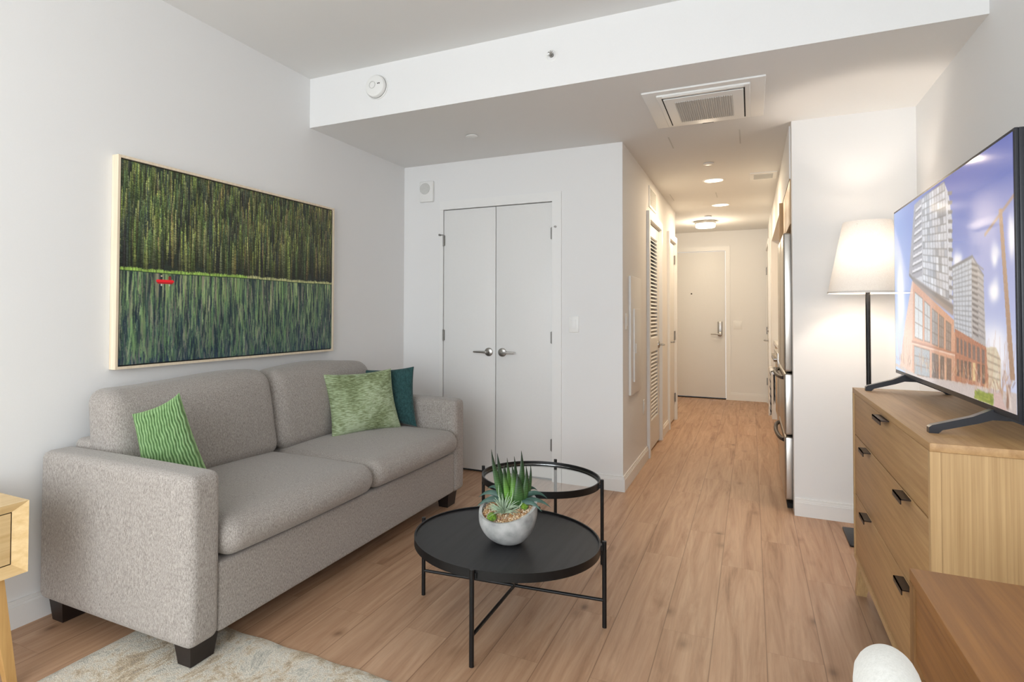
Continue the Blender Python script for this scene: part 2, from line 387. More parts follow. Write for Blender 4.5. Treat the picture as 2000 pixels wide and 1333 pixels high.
def soft_box(a, b_, c, r_, n=28, bul=(0, 0, 0), fn=None):
    """rounded, puffed cushion, half sizes a,b,c; returns verts, faces"""
    g = np.sin(np.linspace(-1, 1, n + 1) * math.pi / 2); D = np.array([a, b_, c]); inner = np.maximum(D - r_, 0)
    vs = []; fs = []; idx = {}
    def vid(p):
        k = tuple(np.round(p, 5))
        if k not in idx:
            q0 = np.array(p) * D; q = np.clip(q0, -inner, inner); d = q0 - q; L = np.linalg.norm(d)
            # soften diagonal
            pos = q + d / L * r_ if L > 1e-9 else q0
            x, y, z = pos / D
            pos = pos + np.array([bul[0] * (1 - y * y) * (1 - z * z) * np.sign(x) * abs(x) ** .8, bul[1] * (1 - x * x) * (1 - z * z) * y, bul[2] * (1 - x * x) * (1 - y * y) * z])
            if fn is not None: pos = np.array(fn(*pos))
            idx[k] = len(vs); vs.append(tuple(pos))
        return idx[k]
    for ax in range(3):
        for sg in (-1, 1):
            for i in range(n):
                for j in range(n):
                    q = []
                    for di, dj in ((0, 0), (1, 0), (1, 1), (0, 1)):
                        p = [0, 0, 0]; p[ax] = sg; p[(ax + 1) % 3] = g[i + di]; p[(ax + 2) % 3] = g[j + dj]; q.append(vid(p))
                    fs.append(tuple(q if sg > 0 else q[::-1]))
    return vs, fs

def pillow(name, mat, label, corners, thick, group=None, ribs=0, n=56, sag=0.0, phase=0.0):
    """square cushion through corners TL, TR, BR, BL"""
    TL, TR, BR, BL = [np.array(p, float) for p in corners]
    nrm = np.cross(TR - TL, BL - TL); nrm /= np.linalg.norm(nrm)
    mb = MB(); vs = []; rib = []
    for side in (1, -1):
        for i in range(n + 1):
            for j in range(n + 1):
                u_ = math.sin((j / n * 2 - 1) * math.pi / 2); v_ = math.sin((i / n * 2 - 1) * math.pi / 2)
                # outline pulled in between the corners
                uu = u_ * (1 - 0.09 * (1 - v_ * v_)); vv = v_ * (1 - 0.09 * (1 - u_ * u_))
                s_, t_ = (uu + 1) / 2, (vv + 1) / 2
                p = (TL * (1 - s_) + TR * s_) * (1 - t_) + (BL * (1 - s_) + BR * s_) * t_
                h = thick / 2 * (max(0, (1 - u_ ** 2)) * max(0, (1 - v_ ** 2))) ** 0.42 * (1 + sag * math.sin(3 * u_ + 1 + phase) * math.cos(2.3 * v_ + phase))
                rb = 0.0
                if ribs:
                    w_ = u_ * ribs + 0.10 * math.sin(9 * v_ + 3 * u_) + 0.10 * math.sin(23 * v_ + 5 * u_)
                    rb = 0.5 + 0.5 * math.cos(w_ * math.pi * 2)
                    h += 0.0045 * rb * min(1, 6 * (1 - u_ * u_)) * min(1, 6 * (1 - v_ * v_))
                h += 0.0025 * math.sin(17 * u_ + phase) * math.sin(13 * v_) * (1 - u_ ** 8)
                h = max(h, 0.0018)
                vs.append(p + nrm * h * side); rib.append(rb)
    w = n + 1; fs = []
    for s_ in (0, 1):
        o = s_ * w * w
        for i in range(n):
            for j in range(n):
                q = (o + i * w + j, o + i * w + j + 1, o + (i + 1) * w + j + 1, o + (i + 1) * w + j); fs.append(q if s_ else q[::-1])
    per = [j for j in range(n)] + [i * w + n for i in range(n)] + [n * w + j for j in range(n, 0, -1)] + [i * w for i in range(n, 0, -1)]
    for k in range(len(per)):
        a, b_ = per[k], per[(k + 1) % len(per)]; fs.append((a, b_, w * w + b_, w * w + a))
    mb.add(vs, fs, True)
    o = mb.build(name, mat); tag(o, label, 'throw pillow', group)
    if ribs:
        at_ = o.data.attributes.new('rib', 'FLOAT', 'POINT'); at_.data.foreach_set('value', rib)
    return o

# ---------------------------------------------------------------- room shell
XL, XR, XE, XS = -2.542, 0.849, -0.789, 0.230
YB, YC, YS, YH, YK = 3.124, 4.338, 4.331, 9.664, 7.65
ZC, ZB = 2.740, 2.421
struct('floor', MB().box(XL - .1, XR + .1, -2.25, YH + .1, -.08, 0), 'floor')
struct('ceiling', MB().box(XL - .1, XR + .1, -2.25, YB, ZC, ZC + .1), 'ceil')
struct('ceiling', MB().box(XL - .1, XR + .1, YB + .0005, YH + .1, ZB, ZC + .1), 'ceil')
struct('trim_beam', MB().box(XL, XR, YB - .004, YB + .0005, ZB, ZC), 'wall')
struct('wall_left', MB().box(XL - .1, XL, -2.25, YC + .1, 0, ZC), 'wall')
struct('wall_right', MB().box(XR, XR + .1, -2.25, YS + .12, 0, ZC), 'wall')
bw = MB()
bw.box(XL, -2.35, -2.25, -2.15, 0, ZC).box(.65, XR, -2.25, -2.15, 0, ZC).box(-2.35, .65, -2.25, -2.15, 0, .35).box(-2.35, .65, -2.25, -2.15, 2.55, ZC)
struct('wall_window_side', bw, 'wall')
wf = MB()
for x in (-2.35, -1.35, -.35, .61): wf.box(x, x + .04, -2.23, -2.17, .35, 2.55)
wf.box(-2.35, .65, -2.23, -2.17, .35, .39).box(-2.35, .65, -2.23, -2.17, 2.51, 2.55)
struct('window_1', wf, 'trim')
# closet wall with its opening
cx0, cx1, cz = -2.180, -1.288, 2.045
w = MB(); w.box(XL, cx0, YC, YC + .1, 0, ZB).box(cx1, XE - .12, YC, YC + .1, 0, ZB).box(cx0, cx1, YC, YC + .1, cz, ZB)
struct('wall_closet', w, 'wall')
struct('trim_closet_shade_sheet', MB().box(XL, XE - .14, YC + .42, YC + .44, 0, ZB), 'dark')  # near-black sheet paints the closet's shade so door gaps read black
# hall left wall: corner, openings of two doors
w = MB(); X0, X1 = XE - .12, XE
w.box(X0, X1, YC, 5.50, 0, ZB).box(X0, X1, 6.26, 6.94, 0, ZB).box(X0, X1, 7.555, YK, 0, ZB)
w.box(X0, X1, 5.50, 6.26, 2.04, ZB).box(X0, X1, 6.94, 7.555, 2.04, ZB)
w.box(-1.6, X0, YK - .1, YK, 0, ZB)
struct('wall_hall_left', w, 'wall')
struct('wall_foyer', MB().box(-1.7, -1.6, YK - .1, YH, 0, ZB), 'wall')
struct('trim_service_closet_shade_sheet', MB().box(XE - .6, XE - .58, 5.3, 7.6, 0, ZB), 'dark')  # dark sheet standing in for the unlit voids behind the hall doors
w = MB(); w.box(-1.6, -1.235, YH, YH + .1, 0, ZB).box(-.315, XR, YH, YH + .1, 0, ZB).box(-1.235, -.315, YH, YH + .1, 2.137, ZB)
struct('wall_hall_end', w, 'wall')
# hall right side: stub wall, header over the kitchen niche, wall with the bathroom door
w = MB(); w.box(XS, XR + .1, YS, YS + .11, 0, ZB)
w.box(.222, .34, YS + .11, 8.13, 2.085, ZB)
w.box(.215, XR + .1, 8.13, YH, 0, ZB).box(.86, XR + .1, YS + .11, 8.13, 0, ZB)
w.box(.34, .86, YS + .11, 8.13, 2.12, ZB)
struct('wall_hall_right', w, 'wall')

# baseboards: tall board with a thinner moulded top
def base(name, x0, x1, y0, y1, nx, ny):
    b_ = MB()
    for z0, z1, t in ((0, .082, .014), (.082, .092, .011), (.092, .106, .008)):
        if nx: xs = (x0, x0 + nx * t); b_.box(min(xs), max(xs), y0, y1, z0, z1)
        else: ys = (y0, y0 + ny * t); b_.box(x0, x1, min(ys), max(ys), z0, z1)
    return struct(name, b_, 'trim')
base('baseboard_left', XL, 0, -2.15, YC, 1, 0)
base('baseboard_right', XR, 0, -2.15, YS, -1, 0)
base('baseboard_closet', cx1 + .075, XE, YC, 0, 0, -1)
base('baseboard_closet_corner', XL + .02, cx0 - .04, YC, 0, 0, -1)
base('baseboard_stub', XS, XR, YS, 0, 0, -1)
base('baseboard_hall_left', XE, 0, YC - .014, 5.43, 1, 0)
base('baseboard_hall_middle', XE, 0, 6.33, 6.87, 1, 0)
base('baseboard_hall_end', -.262, .215, YH, 0, 0, -1)

# casings
c = MB().box(cx1, cx1 + .068, YC - .012, YC, 0, 2.113).box(cx0 - .03, cx0, YC - .006, YC, 0, cz).box(cx0 - .03, cx1, YC - .012, YC, cz, 2.113)
struct('trim_closet_casing', c, 'trim')
def casing_x(name, y0, y1, z, x=XE, wd=.068, sg=1):
    t = .024 * sg; a, b_ = (x, x + t) if t > 0 else (x + t, x)
    c_ = MB().box(a, b_, y0 - wd, y0, 0, z + wd).box(a, b_, y1, y1 + wd, 0, z + wd).box(a, b_, y0, y1, z, z + wd)
    # jamb lining
    d = -.10 * sg; p, q = sorted((x, x + d))
    q2 = q - .001 if sg > 0 else q; p2 = p if sg > 0 else p + .001; c_.box(p2, q2, y0, y0 + .012, 0, z).box(p2, q2, y1 - .012, y1, 0, z).box(p2, q2, y0 + .012, y1 - .012, z - .012, z)
    return struct(name, c_, 'trim')
casing_x('trim_laundry_casing', 5.50, 6.26, 2.04)
casing_x('trim_hall_door_casing', 6.94, 7.555, 2.04)
casing_x('trim_bathroom_casing', 8.47, 9.56, 2.10, x=.215, sg=-1, wd=.05)
c = MB().box(-.321, -.262, YH - .014, YH, 0, 2.20).box(-1.29, -1.235, YH - .014, YH, 0, 2.20).box(-1.235, -.321, YH - .014, YH, 2.137, 2.20)
struct('trim_entry_casing', c, 'trim')

# ---------------------------------------------------------------- doors
def hinge(parent, x, y, z, h=.09, axis='y', stopper=0, nm='hinge'):
    b_ = MB()
    if axis == 'y': b_.cyl((x, y, z - h / 2), (x, y, z + h / 2), .0065, seg=10).box(x - .012, x + .012, y, y + .012, z - h / 2 + .004, z + h / 2 - .004)
    else: b_.cyl((x, y, z - h / 2), (x, y, z + h / 2), .0065, seg=10).box(x - .01, x + .004, y - .018, y + .018, z - h / 2 + .004, z + h / 2 - .004)
    if stopper:
        if axis == 'y': b_.cyl((x, y, z + h / 2), (x + stopper, y - .01, z + h / 2), .004, seg=8).cyl((x + stopper, y - .02, z + h / 2), (x + stopper, y, z + h / 2), .008, seg=10)
        else: b_.cyl((x, y, z + h / 2), (x + .01, y + stopper, z + h / 2), .004, seg=8).cyl((x, y + stopper, z + h / 2), (x + .02, y + stopper, z + h / 2), .008, seg=10)
    return b_.build(nm, 'nickeldark', parent)
def lever_y(parent, x, y, z, dr, L=.11):
    b_ = MB().lathe([(0, -.012), (.026, -.012), (.032, -.008), (.033, 0)], (x, y, z), axis='y')
    b_.cyl((x, y - .01, z), (x, y - .05, z), .010).tube([(x, y - .05, z), (x + dr * .02, y - .055, z), (x + dr * .06, y - .05, z), (x + dr * L, y - .046, z)], [.010, .009, .008, .0065])
    return b_.build('door_handle', 'nickel', parent)
def lever_x(parent, x, y, z, dr, sg=1, L=.11):
    b_ = MB().lathe([(0, .012 * sg), (.026, .012 * sg), (.032, .008 * sg), (.033, 0)], (x, y, z), axis='x')
    b_.cyl((x, y, z), (x + .05 * sg, y, z), .010).tube([(x + .05 * sg, y, z), (x + .055 * sg, y + dr * .02, z), (x + .05 * sg, y + dr * .06, z), (x + .048 * sg, y + dr * L, z)], [.010, .009, .008, .0065])
    return b_.build('door_handle', 'nickel', parent)
mid = -1.7325
d = tag(empty('door_1', ((cx0 + mid) / 2, YC + .02, 0)), kind='structure')
MB().box(cx0 + .004, mid - .0025, YC + .004, YC + .04, .018, cz - .005, .002).build('door_panel', 'door', d)
for z in (1.80, 1.047, .267): hinge(d, cx0 + .002, YC - .003, z, stopper=-.028 if z > 1.7 else 0)
lever_y(d, -1.788, YC + .004, .927, -1)
d = tag(empty('door_2', ((cx1 + mid) / 2, YC + .02, 0)), kind='structure')
MB().box(mid + .0025, cx1 - .004, YC + .004, YC + .04, .018, cz - .005, .002).build('door_panel', 'door', d)
for z in (1.81, 1.047, .267): hinge(d, cx1 - .002, YC - .003, z, stopper=.028 if z > 1.7 else 0)
lever_y(d, -1.678, YC + .004, .927, 1)

# louvred laundry door (closed) in the hall
d = tag(empty('door_3', (XE - .04, 5.88, 0)), kind='structure')
xa, xb = XE - .042, XE - .004; y0, y1 = 5.514, 6.246
MB().box(xa, xb, y0, y0 + .11, .02, 2.02).box(xa, xb, y1 - .11, y1, .02, 2.02).box(xa, xb, y0 + .11, y1 - .11, 1.92, 2.02).box(xa, xb, y0 + .11, y1 - .11, .88, 1.0).box(xa, xb, y0 + .11, y1 - .11, .02, .27).build('door_frame', 'door', d)
def louvers(z0, z1, n):
    b_ = MB()
    for k in range(n):
        z = z0 + (z1 - z0) * (k + .5) / n
        b_.hexa([(xa + .002, y0 + .1, z + .012), (xb - .002, y0 + .1, z - .018), (xb - .002, y1 - .1, z - .018), (xa + .002, y1 - .1, z + .012)],
                [(xa + .002, y0 + .1, z + .018), (xb - .002, y0 + .1, z - .011), (xb - .002, y1 - .1, z - .011), (xa + .002, y1 - .1, z + .018)])
    return b_
louvers(1.0, 1.92, 27).build('louver_panel', 'door', d); louvers(.27, .88, 18).build('louver_panel', 'door', d)
lever_x(d, XE - .004, 6.19, .93, -1)
for z in (1.9, 1.02, .25): hinge(d, XE - .012, 5.505, z, axis='x')
# plain hall door
d = tag(empty('door_4', (XE - .04, 7.25, 0)), kind='structure')
MB().box(XE - .042, XE - .004, 6.954, 7.541, .02, 2.02).build('door_panel', 'door', d)
lever_x(d, XE - .004, 7.02, .92, 1, L=.1)
for z in (1.85, .976, .26): hinge(d, XE + .004, 7.545, z, h=.1, axis='x', stopper=.05 if z > 1.7 else 0)
# entry door
d = tag(empty('door_5', (-.775, YH + .02, 0)), kind='structure')
MB().box(-1.231, -.324, YH + .006, YH + .05, .02, 2.132, .002).build('door_panel', 'door', d)
MB().lathe([(0, -.006), (.009, -.006), (.011, 0)], (-.775, YH + .006, 1.52), axis='y').build('peephole', 'bronze', d)
MB().box(-.425, -.365, YH - .022, YH + .006, .91, 1.12, .01).build('lock_case', 'nickel', d)
lever_y(d, -.395, YH - .02, .935, -1, .12)
struct('trim_entry_gap_shade', MB().box(-1.231, -.324, YH + .01, YH + .09, 0, .012), 'dark')  # dark strip painted for the shade in the gap under the door
for nm, b_ in (('trim_closet_gap_shade', MB().box(cx0, cx1, YC + .03, YC + .4, 0, .003)),): struct(nm, b_, 'dark')  # dark floor sheet, shade put into colour below and behind the closet doors
# bathroom door at the right end of the hall
d = tag(empty('door_6', (.2, 9.0, 0)), kind='structure')
MB().box(.203, .215, 8.475, 9.555, .02, 2.09).build('door_panel', 'door', d)
lever_x(d, .203, 8.60, .90, 1, sg=-1, L=.12)
MB().cyl((.203, 8.60, 1.03), (.185, 8.60, 1.03), .025).build('deadbolt', 'nickel', d)
for z in (1.82, 1.0, .3): hinge(d, .199, 9.54, z, h=.1, axis='x', stopper=-.03 if z > 1.7 else 0)

# ---------------------------------------------------------------- ceiling and wall fittings
def disc(name, label, cat, c_, axis, prof, mat='plastic', group=None):
    return tag(MB().lathe(prof, c_, axis=axis, seg=32).build(name, mat), label, cat, group)
sd = thing('smoke_detector', (-2.023, YB, 2.60), 'round white smoke detector on the face of the ceiling beam', 'smoke detector')
MB().lathe([(.075, 0), (.075, -.010), (.07, -.012)], (-2.023, YB - .001, 2.60), axis='y').build('mounting_plate', 'plastic', sd)
MB().lathe([(.067, -.012), (.069, -.03), (.063, -.040), (.05, -.044), (0, -.046)], (-2.023, YB, 2.60), axis='y').build('cover', 'plastic', sd)
MB().lathe([(.019, -.045), (.019, -.048), (.022, -.048), (.022, -.045)], (-2.035, YB, 2.605), axis='y').build('test_button', 'greygrille', sd)
MB().cyl((-1.995, YB - .049, 2.608), (-1.995, YB - .040, 2.608), .003).cyl((-1.985, YB - .049, 2.608), (-1.985, YB - .040, 2.608), .003).build('indicator', 'dark', sd)
sp = thing('sprinkler', (-.931, YB, 2.591), 'small round sprinkler head with open deflector on the beam', 'sprinkler')
MB().lathe([(.034, -.001), (.034, -.005), (.026, -.007), (.024, -.001)], (-.931, YB, 2.591), axis='y').build('escutcheon', 'plastic', sp)
MB().lathe([(0, -.02), (.010, -.02), (.012, -.001)], (-.931, YB, 2.591), axis='y', seg=16).build('nozzle', 'nickeldark', sp)
dfl = MB()
for k in range(8):
    a = k * math.pi / 4; dfl.tube([(-.931 + .004 * math.cos(a), YB - .028, 2.591 + .004 * math.sin(a)), (-.931 + .016 * math.cos(a), YB - .030, 2.591 + .016 * math.sin(a))], .0022, seg=6)
dfl.cyl((-.931, YB - .02, 2.591), (-.931, YB - .032, 2.591), .004, seg=8).build('deflector', 'nickel', sp)
pr = [(.0, -.010), (.036, -.010), (.04, -.007), (.04, -.004), (.030, -.004), (.030, 0)]
disc('sprinkler_cover', 'flat white sprinkler cover under the lowered ceiling above the closet doors', 'sprinkler cover', (-1.667, 3.74, ZB), 'z', pr, group=None)
disc('sprinkler_cover', 'flat white sprinkler cover on hall ceiling just before the first recessed light', 'sprinkler cover', (-.291, 5.258, ZB), 'z', pr)
disc('sprinkler_cover', 'flat white sprinkler cover on hall ceiling beside the drum light', 'sprinkler cover', (-.456, 8.10, ZB), 'z', pr)

# cassette air conditioner
ac = thing('ceiling_air_conditioner', (-.22, 3.76, ZB), 'square white ceiling air conditioner cassette with grey intake grille', 'air conditioner')
x0, x1, y0, y1 = -.524, .075, 3.42, 4.10
z = ZB
MB().box(x0, x1, y0, y1, z - .010, z + .001, .004).build('outer_frame', 'plastic', ac)
MB().box(x0 + .07, x1 - .07, y0 + .05, y1 - .04, z - .020, z - .008, .005).build('panel', 'plastic', ac)
MB().box(x0 + .095, x1 - .095, y0 + .085, y1 - .07, z - .0215, z - .019).build('recess', 'dark', ac)
MB().box(x0 + .102, x1 - .102, y0 + .093, y1 - .06, z - .027, z - .0205, .003).build('intake_panel', 'plastic', ac)
MB().box(x0 + .155, x1 - .155, y0 + .155, y1 - .145, z - .028, z - .0268).build('intake_grille', 'greygrille', ac)
b_ = MB()
for k in range(26):
    x = x0 + .16 + (x1 - x0 - .32) * k / 25; b_.box(x - .0028, x + .0028, y0 + .155, y1 - .145, z - .031, z - .0275)
b_.build('grille_bar', 'greygrille', ac)['kind'] = 'stuff'
MB().box(x0 + .1, x1 - .1, y0 + .058, y0 + .082, z - .0235, z - .019, .002).build('louver', 'plastic', ac)
MB().box(-.262, -.198, 4.118, 4.128, z - .004, z + .001).build('sensor_slot', 'dark', ac)
# fine access slots cut in the lowered ceiling
sl = MB()
for xa_, ya_, yb_ in ((-.490, 4.36, 4.67), (-.058, 4.38, 4.74), (-.715, 6.47, 6.84), (-.30, 6.56, 6.85)): sl.box(xa_ - .004, xa_ + .004, ya_, yb_, ZB - .0015, ZB + .001)
struct('trim_ceiling_slots', sl, 'greygrille')
vt = thing('ceiling_vent', (.1, 5.93, ZB), 'small white rectangular vent in the hall ceiling near the kitchen', 'vent')
MB().box(.0, .205, 5.78, 6.08, ZB - .008, ZB + .001, .003).build('frame', 'plastic', vt)
b_ = MB()
for k in range(9): b_.box(.03, .175, 5.83 + k * .023, 5.842 + k * .023, ZB - .011, ZB - .0075)
b_.build('slats', 'greygrille', vt)
# recessed lights
dl = thing('recessed_light', (-.288, 5.944, ZB), 'round recessed light in hall ceiling, the nearer of two', 'ceiling light', 'recessed hall lights')
MB().lathe([(.072, -.002), (.078, -.007), (.088, -.006), (.092, 0)], (-.288, 5.944, ZB)).build('trim_ring', 'plastic', dl)
MB().lathe([(0, -.004), (.072, -.004), (.072, 0)], (-.288, 5.944, ZB)).build('diffuser', 'glow', dl)
copy_thing(dl, (.004, 1.375, 0), 'round recessed light in hall ceiling, the farther of two, nearer the drum light')
for k, (x, y) in enumerate(((-.288, 5.944), (-.284, 7.319))):
    a = area('recessed_lamp', (x, y, ZB - .012), (0, 0, 0), .14, .14, 12, (1, .80, .56))
    a.data.shape = 'DISK'
fm = thing('flush_mount_light', (-.515, 8.55, ZB), 'drum flush-mount ceiling light with nickel rim before the entry door', 'ceiling light')
MB().lathe([(0, 0), (.125, 0), (.125, -.032), (.118, -.034), (.118, -.03)], (-.515, 8.55, ZB)).build('rim', 'nickel', fm)
MB().lathe([(.117, -.02), (.118, -.07), (.108, -.082), (0, -.085)], (-.515, 8.55, ZB)).build('diffuser', 'glow', fm)
point('flush_mount_lamp', (-.515, 8.55, ZB - .16), 13, (1, .83, .62), .08)

# thermostat / speaker, switches, panel
al = thing('alarm_speaker', (-2.32, YC, 2.2), 'white wall alarm speaker with round grey grille left of the closet doors', 'alarm')
MB().box(-2.385, -2.262, YC - .03, YC, 2.118, 2.285, .008).build('case', 'plastic', al)
MB().lathe([(0, -.034), (.044, -.033), (.046, -.03)], (-2.335, YC, 2.225), axis='y').build('speaker_grille', 'greygrille', al)
def switch(name, label, cat, x, y, z, axis, rock=1, w_=.07, h=.115, sg=1):
    t_ = thing(name, (x, y, z), label, cat)
    if axis == 'y':
        MB().box(x - w_ / 2, x + w_ / 2, y - .006, y, z - h / 2, z + h / 2, .002).build('plate', 'plastic', t_)
        for k in range(rock):
            xx = x + (k - (rock - 1) / 2) * .045; MB().box(xx - .017, xx + .017, y - .009, y - .005, z - .033, z + .033, .001).build('rocker', 'trim', t_)
    else:
        a, c_ = (x, x + .006 * sg); MB().box(a, c_, y - w_ / 2, y + w_ / 2, z - h / 2, z + h / 2, .002).build('plate', 'plastic', t_)
        MB().box(x + .005 * sg, x + .009 * sg, y - .017, y + .017, z - .033, z + .033, .001).build('rocker', 'trim', t_)
switch('light_switch', 'white light switch on the wall right of the closet doors', 'light switch', -1.13, YC, 1.146, 'y')
switch('light_switch', 'white double light switch beside the entry door lock', 'light switch', -.166, YH, 1.07, 'y', 2, .11)
switch('light_switch', 'white light switch on hall wall by the access panel corner', 'light switch', XE, 4.47, 1.17, 'x')
switch('wall_outlet', 'white wall outlet low between the access panel and louvered door', 'outlet', XE, 5.25, .46, 'x')
ap = thing('access_panel', (XE, 4.80, 1.07), 'tall white electrical panel cover on the left hall wall', 'electrical panel')
MB().box(XE, XE + .016, 4.57, 5.03, .63, 1.50, .002).build('cover_frame', 'plastic', ap)
pn = MB().box(XE + .015, XE + .026, 4.67, 4.93, .72, 1.26, .002).build('panel_door', 'plastic', ap)
MB().box(XE + .026, XE + .032, 4.70, 4.72, .93, 1.0, .002).build('latch', 'trim', pn)
wv = thing('wall_vent', (XE, 5.78, 2.26), 'white square air return grille above the louvered door', 'vent')
MB().box(XE, XE + .008, 5.56, 6.0, 2.16, 2.35, .002).build('frame', 'plastic', wv)
b_ = MB()
for k in range(12): b_.box(XE + .007, XE + .011, 5.60, 5.96, 2.183 + k * .0125, 2.190 + k * .0125)
b_.build('slats', 'greygrille', wv)

# ---------------------------------------------------------------- kitchen side
fr = thing('refrigerator', (.5, 4.9, 0), 'stainless steel refrigerator with two lower drawers behind the corner wall', 'refrigerator')
FX = .186
MB().box(.25, .85, 4.46, 5.36, .03, 1.74).build('cabinet', 'greygrille', fr)
for y0, y1 in ((4.46, 4.905), (4.915, 5.36)): MB().box(FX, .245, y0, y1, .86, 1.745, .012).build('door', 'steel', fr)
for z0, z1 in ((.46, .85), (.05, .45)):
    q = MB().box(FX, .245, 4.46, 5.36, z0, z1, .012).build('drawer', 'steel', fr)
    hb = MB()
    pts = [(FX - .0, 4.55, z1 - .035)] + [(FX - .034 * math.sin(math.pi * t) ** .5, 4.55 + .72 * t, z1 - .035) for t in (.05, .15, .3, .5, .7, .85, .95)] + [(FX, 5.27, z1 - .035)]
    hb.tube(pts, .013, seg=10); hb.build('handle', 'bronze', q)
MB().box(.2, .24, 4.47, 5.35, 0.0, .03).build('kick_plate', 'dark', fr)
MB().box(.236, .250, 4.448, 4.4595, .05, 1.745).build('door_gasket', 'dark', fr)
uc = thing('wall_cabinet', (.5, 4.9, 1.8), 'oak cabinet above the stainless refrigerator', 'cabinet')
MB().box(.245, .85, 4.45, 5.38, 1.80, 2.115).build('body', 'cab', uc)
for y0, y1 in ((4.452, 4.912), (4.918, 5.378)): MB().box(.225, .244, y0, y1, 1.80, 2.083, .002).build('door', 'cab', uc)
pc = thing('kitchen_end_panel', (.55, 5.41, 0), 'tall oak panel beside the refrigerator in the kitchen niche', 'cabinet panel')
MB().box(.20, .85, 5.385, 5.41, 0, 2.085, .001).build('panel', 'cab', pc)
uw = thing('wall_cabinet', (.7, 6.7, 1.4), 'oak wall cabinets above the kitchen counter', 'cabinet')
MB().box(.50, .85, 5.42, 8.1, 1.45, 2.11).build('body', 'cab', uw)
for k in range(5): MB().box(.481, .499, 5.425 + k * .534, 5.425 + k * .534 + .528, 1.45, 2.08, .002).build('door', 'cab', uw)
bc = thing('base_cabinet', (.55, 7.4, 0), 'oak base cabinets beyond the stove in the kitchen niche', 'cabinet')
MB().box(.27, .85, 6.62, 8.12, .1, .88).build('body', 'cab', bc); MB().box(.33, .85, 6.62, 8.12, 0, .1).build('plinth', 'cab', bc)
for k in range(3): MB().box(.252, .269, 6.63 + k * .497, 6.63 + k * .497 + .49, .11, .87, .002).build('door', 'cab', bc)
bc = thing('base_cabinet', (.55, 5.62, 0), 'narrow oak base cabinet between the refrigerator panel and stove', 'cabinet')
MB().box(.27, .85, 5.42, 5.83, .1, .88).build('body', 'cab', bc); MB().box(.33, .85, 5.42, 5.83, 0, .1).build('plinth', 'cab', bc)
MB().box(.252, .269, 5.425, 5.825, .11, .87, .002).build('door', 'cab', bc)
tag(MB().box(.235, .855, 5.42, 5.835, .88, .92, .003).build('countertop', 'counter'), 'short pale stone countertop between the refrigerator panel and stove', 'countertop')
tag(MB().box(.235, .855, 6.605, 8.125, .88, .92, .003).build('countertop', 'counter'), 'long pale stone countertop beyond the stove', 'countertop')
ov = thing('stove', (.5, 6.22, 0), 'stainless range in the kitchen niche with a towel on its handle', 'stove')
MB().box(.25, .85, 5.845, 6.595, .05, .90, .004).build('body', 'steel', ov)
od = MB().box(.215, .249, 5.85, 6.59, .22, .76, .006).build('oven_door', 'steel', ov)
MB().cyl((.165, 5.90, .725), (.165, 6.54, .725), .011).cyl((.215, 5.93, .725), (.165, 5.93, .725), .008).cyl((.215, 6.51, .725), (.165, 6.51, .725), .008).build('handle', 'nickel', od)
MB().box(.215, .249, 5.85, 6.59, .06, .21, .004).build('drawer', 'steel', ov)
MB().box(.195, .249, 5.85, 6.59, .78, .90, .004).build('control_panel', 'steel', ov)
for k in range(4): MB().cyl((.195, 5.95 + k * .18, .84), (.170, 5.95 + k * .18, .84), .02).build('knob', 'nickel', ov)
MB().box(.25, .85, 5.85, 6.59, .90, .915, .003).build('cooktop', 'black', ov)
def towel_mat():
    Mx, t, b = new_mat('checked_towel'); b.inputs['Roughness'].default_value = 1
    def lines(sc, out):
        w_ = N(t, 'ShaderNodeTexWave', bands_direction=out); w_.inputs['Scale'].default_value = sc; w_.inputs['Distortion'].default_value = 0.2
        t.links.new(coords(t), w_.inputs['Vector']); return ramp(t, w_.outputs[0], [(0.72, (1, 1, 1, 1)), (0.85, (.25, .27, .33, 1))])
    mx = N(t, 'ShaderNodeMix', data_type='RGBA', blend_type='MULTIPLY'); mx.inputs[0].default_value = 1
    t.links.new(lines(7, 'Y'), mx.inputs[6]); t.links.new(lines(5, 'Z'), mx.inputs[7]); t.links.new(mx.outputs[2], b.inputs['Base Color']); return Mx
def towel(y0, y1, z0, mat, label, xo):
    tw = MB(); n = 24; m_ = 14
    prof = [(.165 - xo * math.cos(a), .725 + xo * math.sin(a)) for a in np.linspace(0, math.pi, 7)]
    prof = [(.165 - xo, z) for z in np.linspace(z0, .715, m_)] + prof + [(.165 + xo, z) for z in np.linspace(.715, z0 + .1, m_)]
    vs = []
    for (x, z) in prof:
        k = max(0, (.72 - z)) / .4
        for j in range(n + 1):
            yy = y0 + (y1 - y0) * j / n; yy = (y0 + y1) / 2 + (yy - (y0 + y1) / 2) * (1 - .1 * k)
            vs.append((x + (.006 * k * math.sin(j * .9) if x < .165 else 0), yy, z))
    vs2 = [(x + (.0025 if x > .165 else -.0025), y, z + .001) for x, y, z in vs]
    L = len(prof); fs = [(i * (n + 1) + j, i * (n + 1) + j + 1, (i + 1) * (n + 1) + j + 1, (i + 1) * (n + 1) + j) for i in range(L - 1) for j in range(n)]
    o_ = len(vs); tw.add(vs + vs2, fs + [tuple(o_ + a for a in q[::-1]) for q in fs], True)
    return tag(tw.build('kitchen_towel', mat, fixn=False), label, 'towel')
towel(5.96, 6.30, .36, towel_mat(), 'grey and white checked towel over the oven handle', .0155)
M['towelwhite'] = fabric('white_towel', (214, 206, 198), (240, 236, 230), 300)
towel(6.33, 6.47, .30, 'towelwhite', 'plain pale towel hanging lower beside the checked one', .0155)

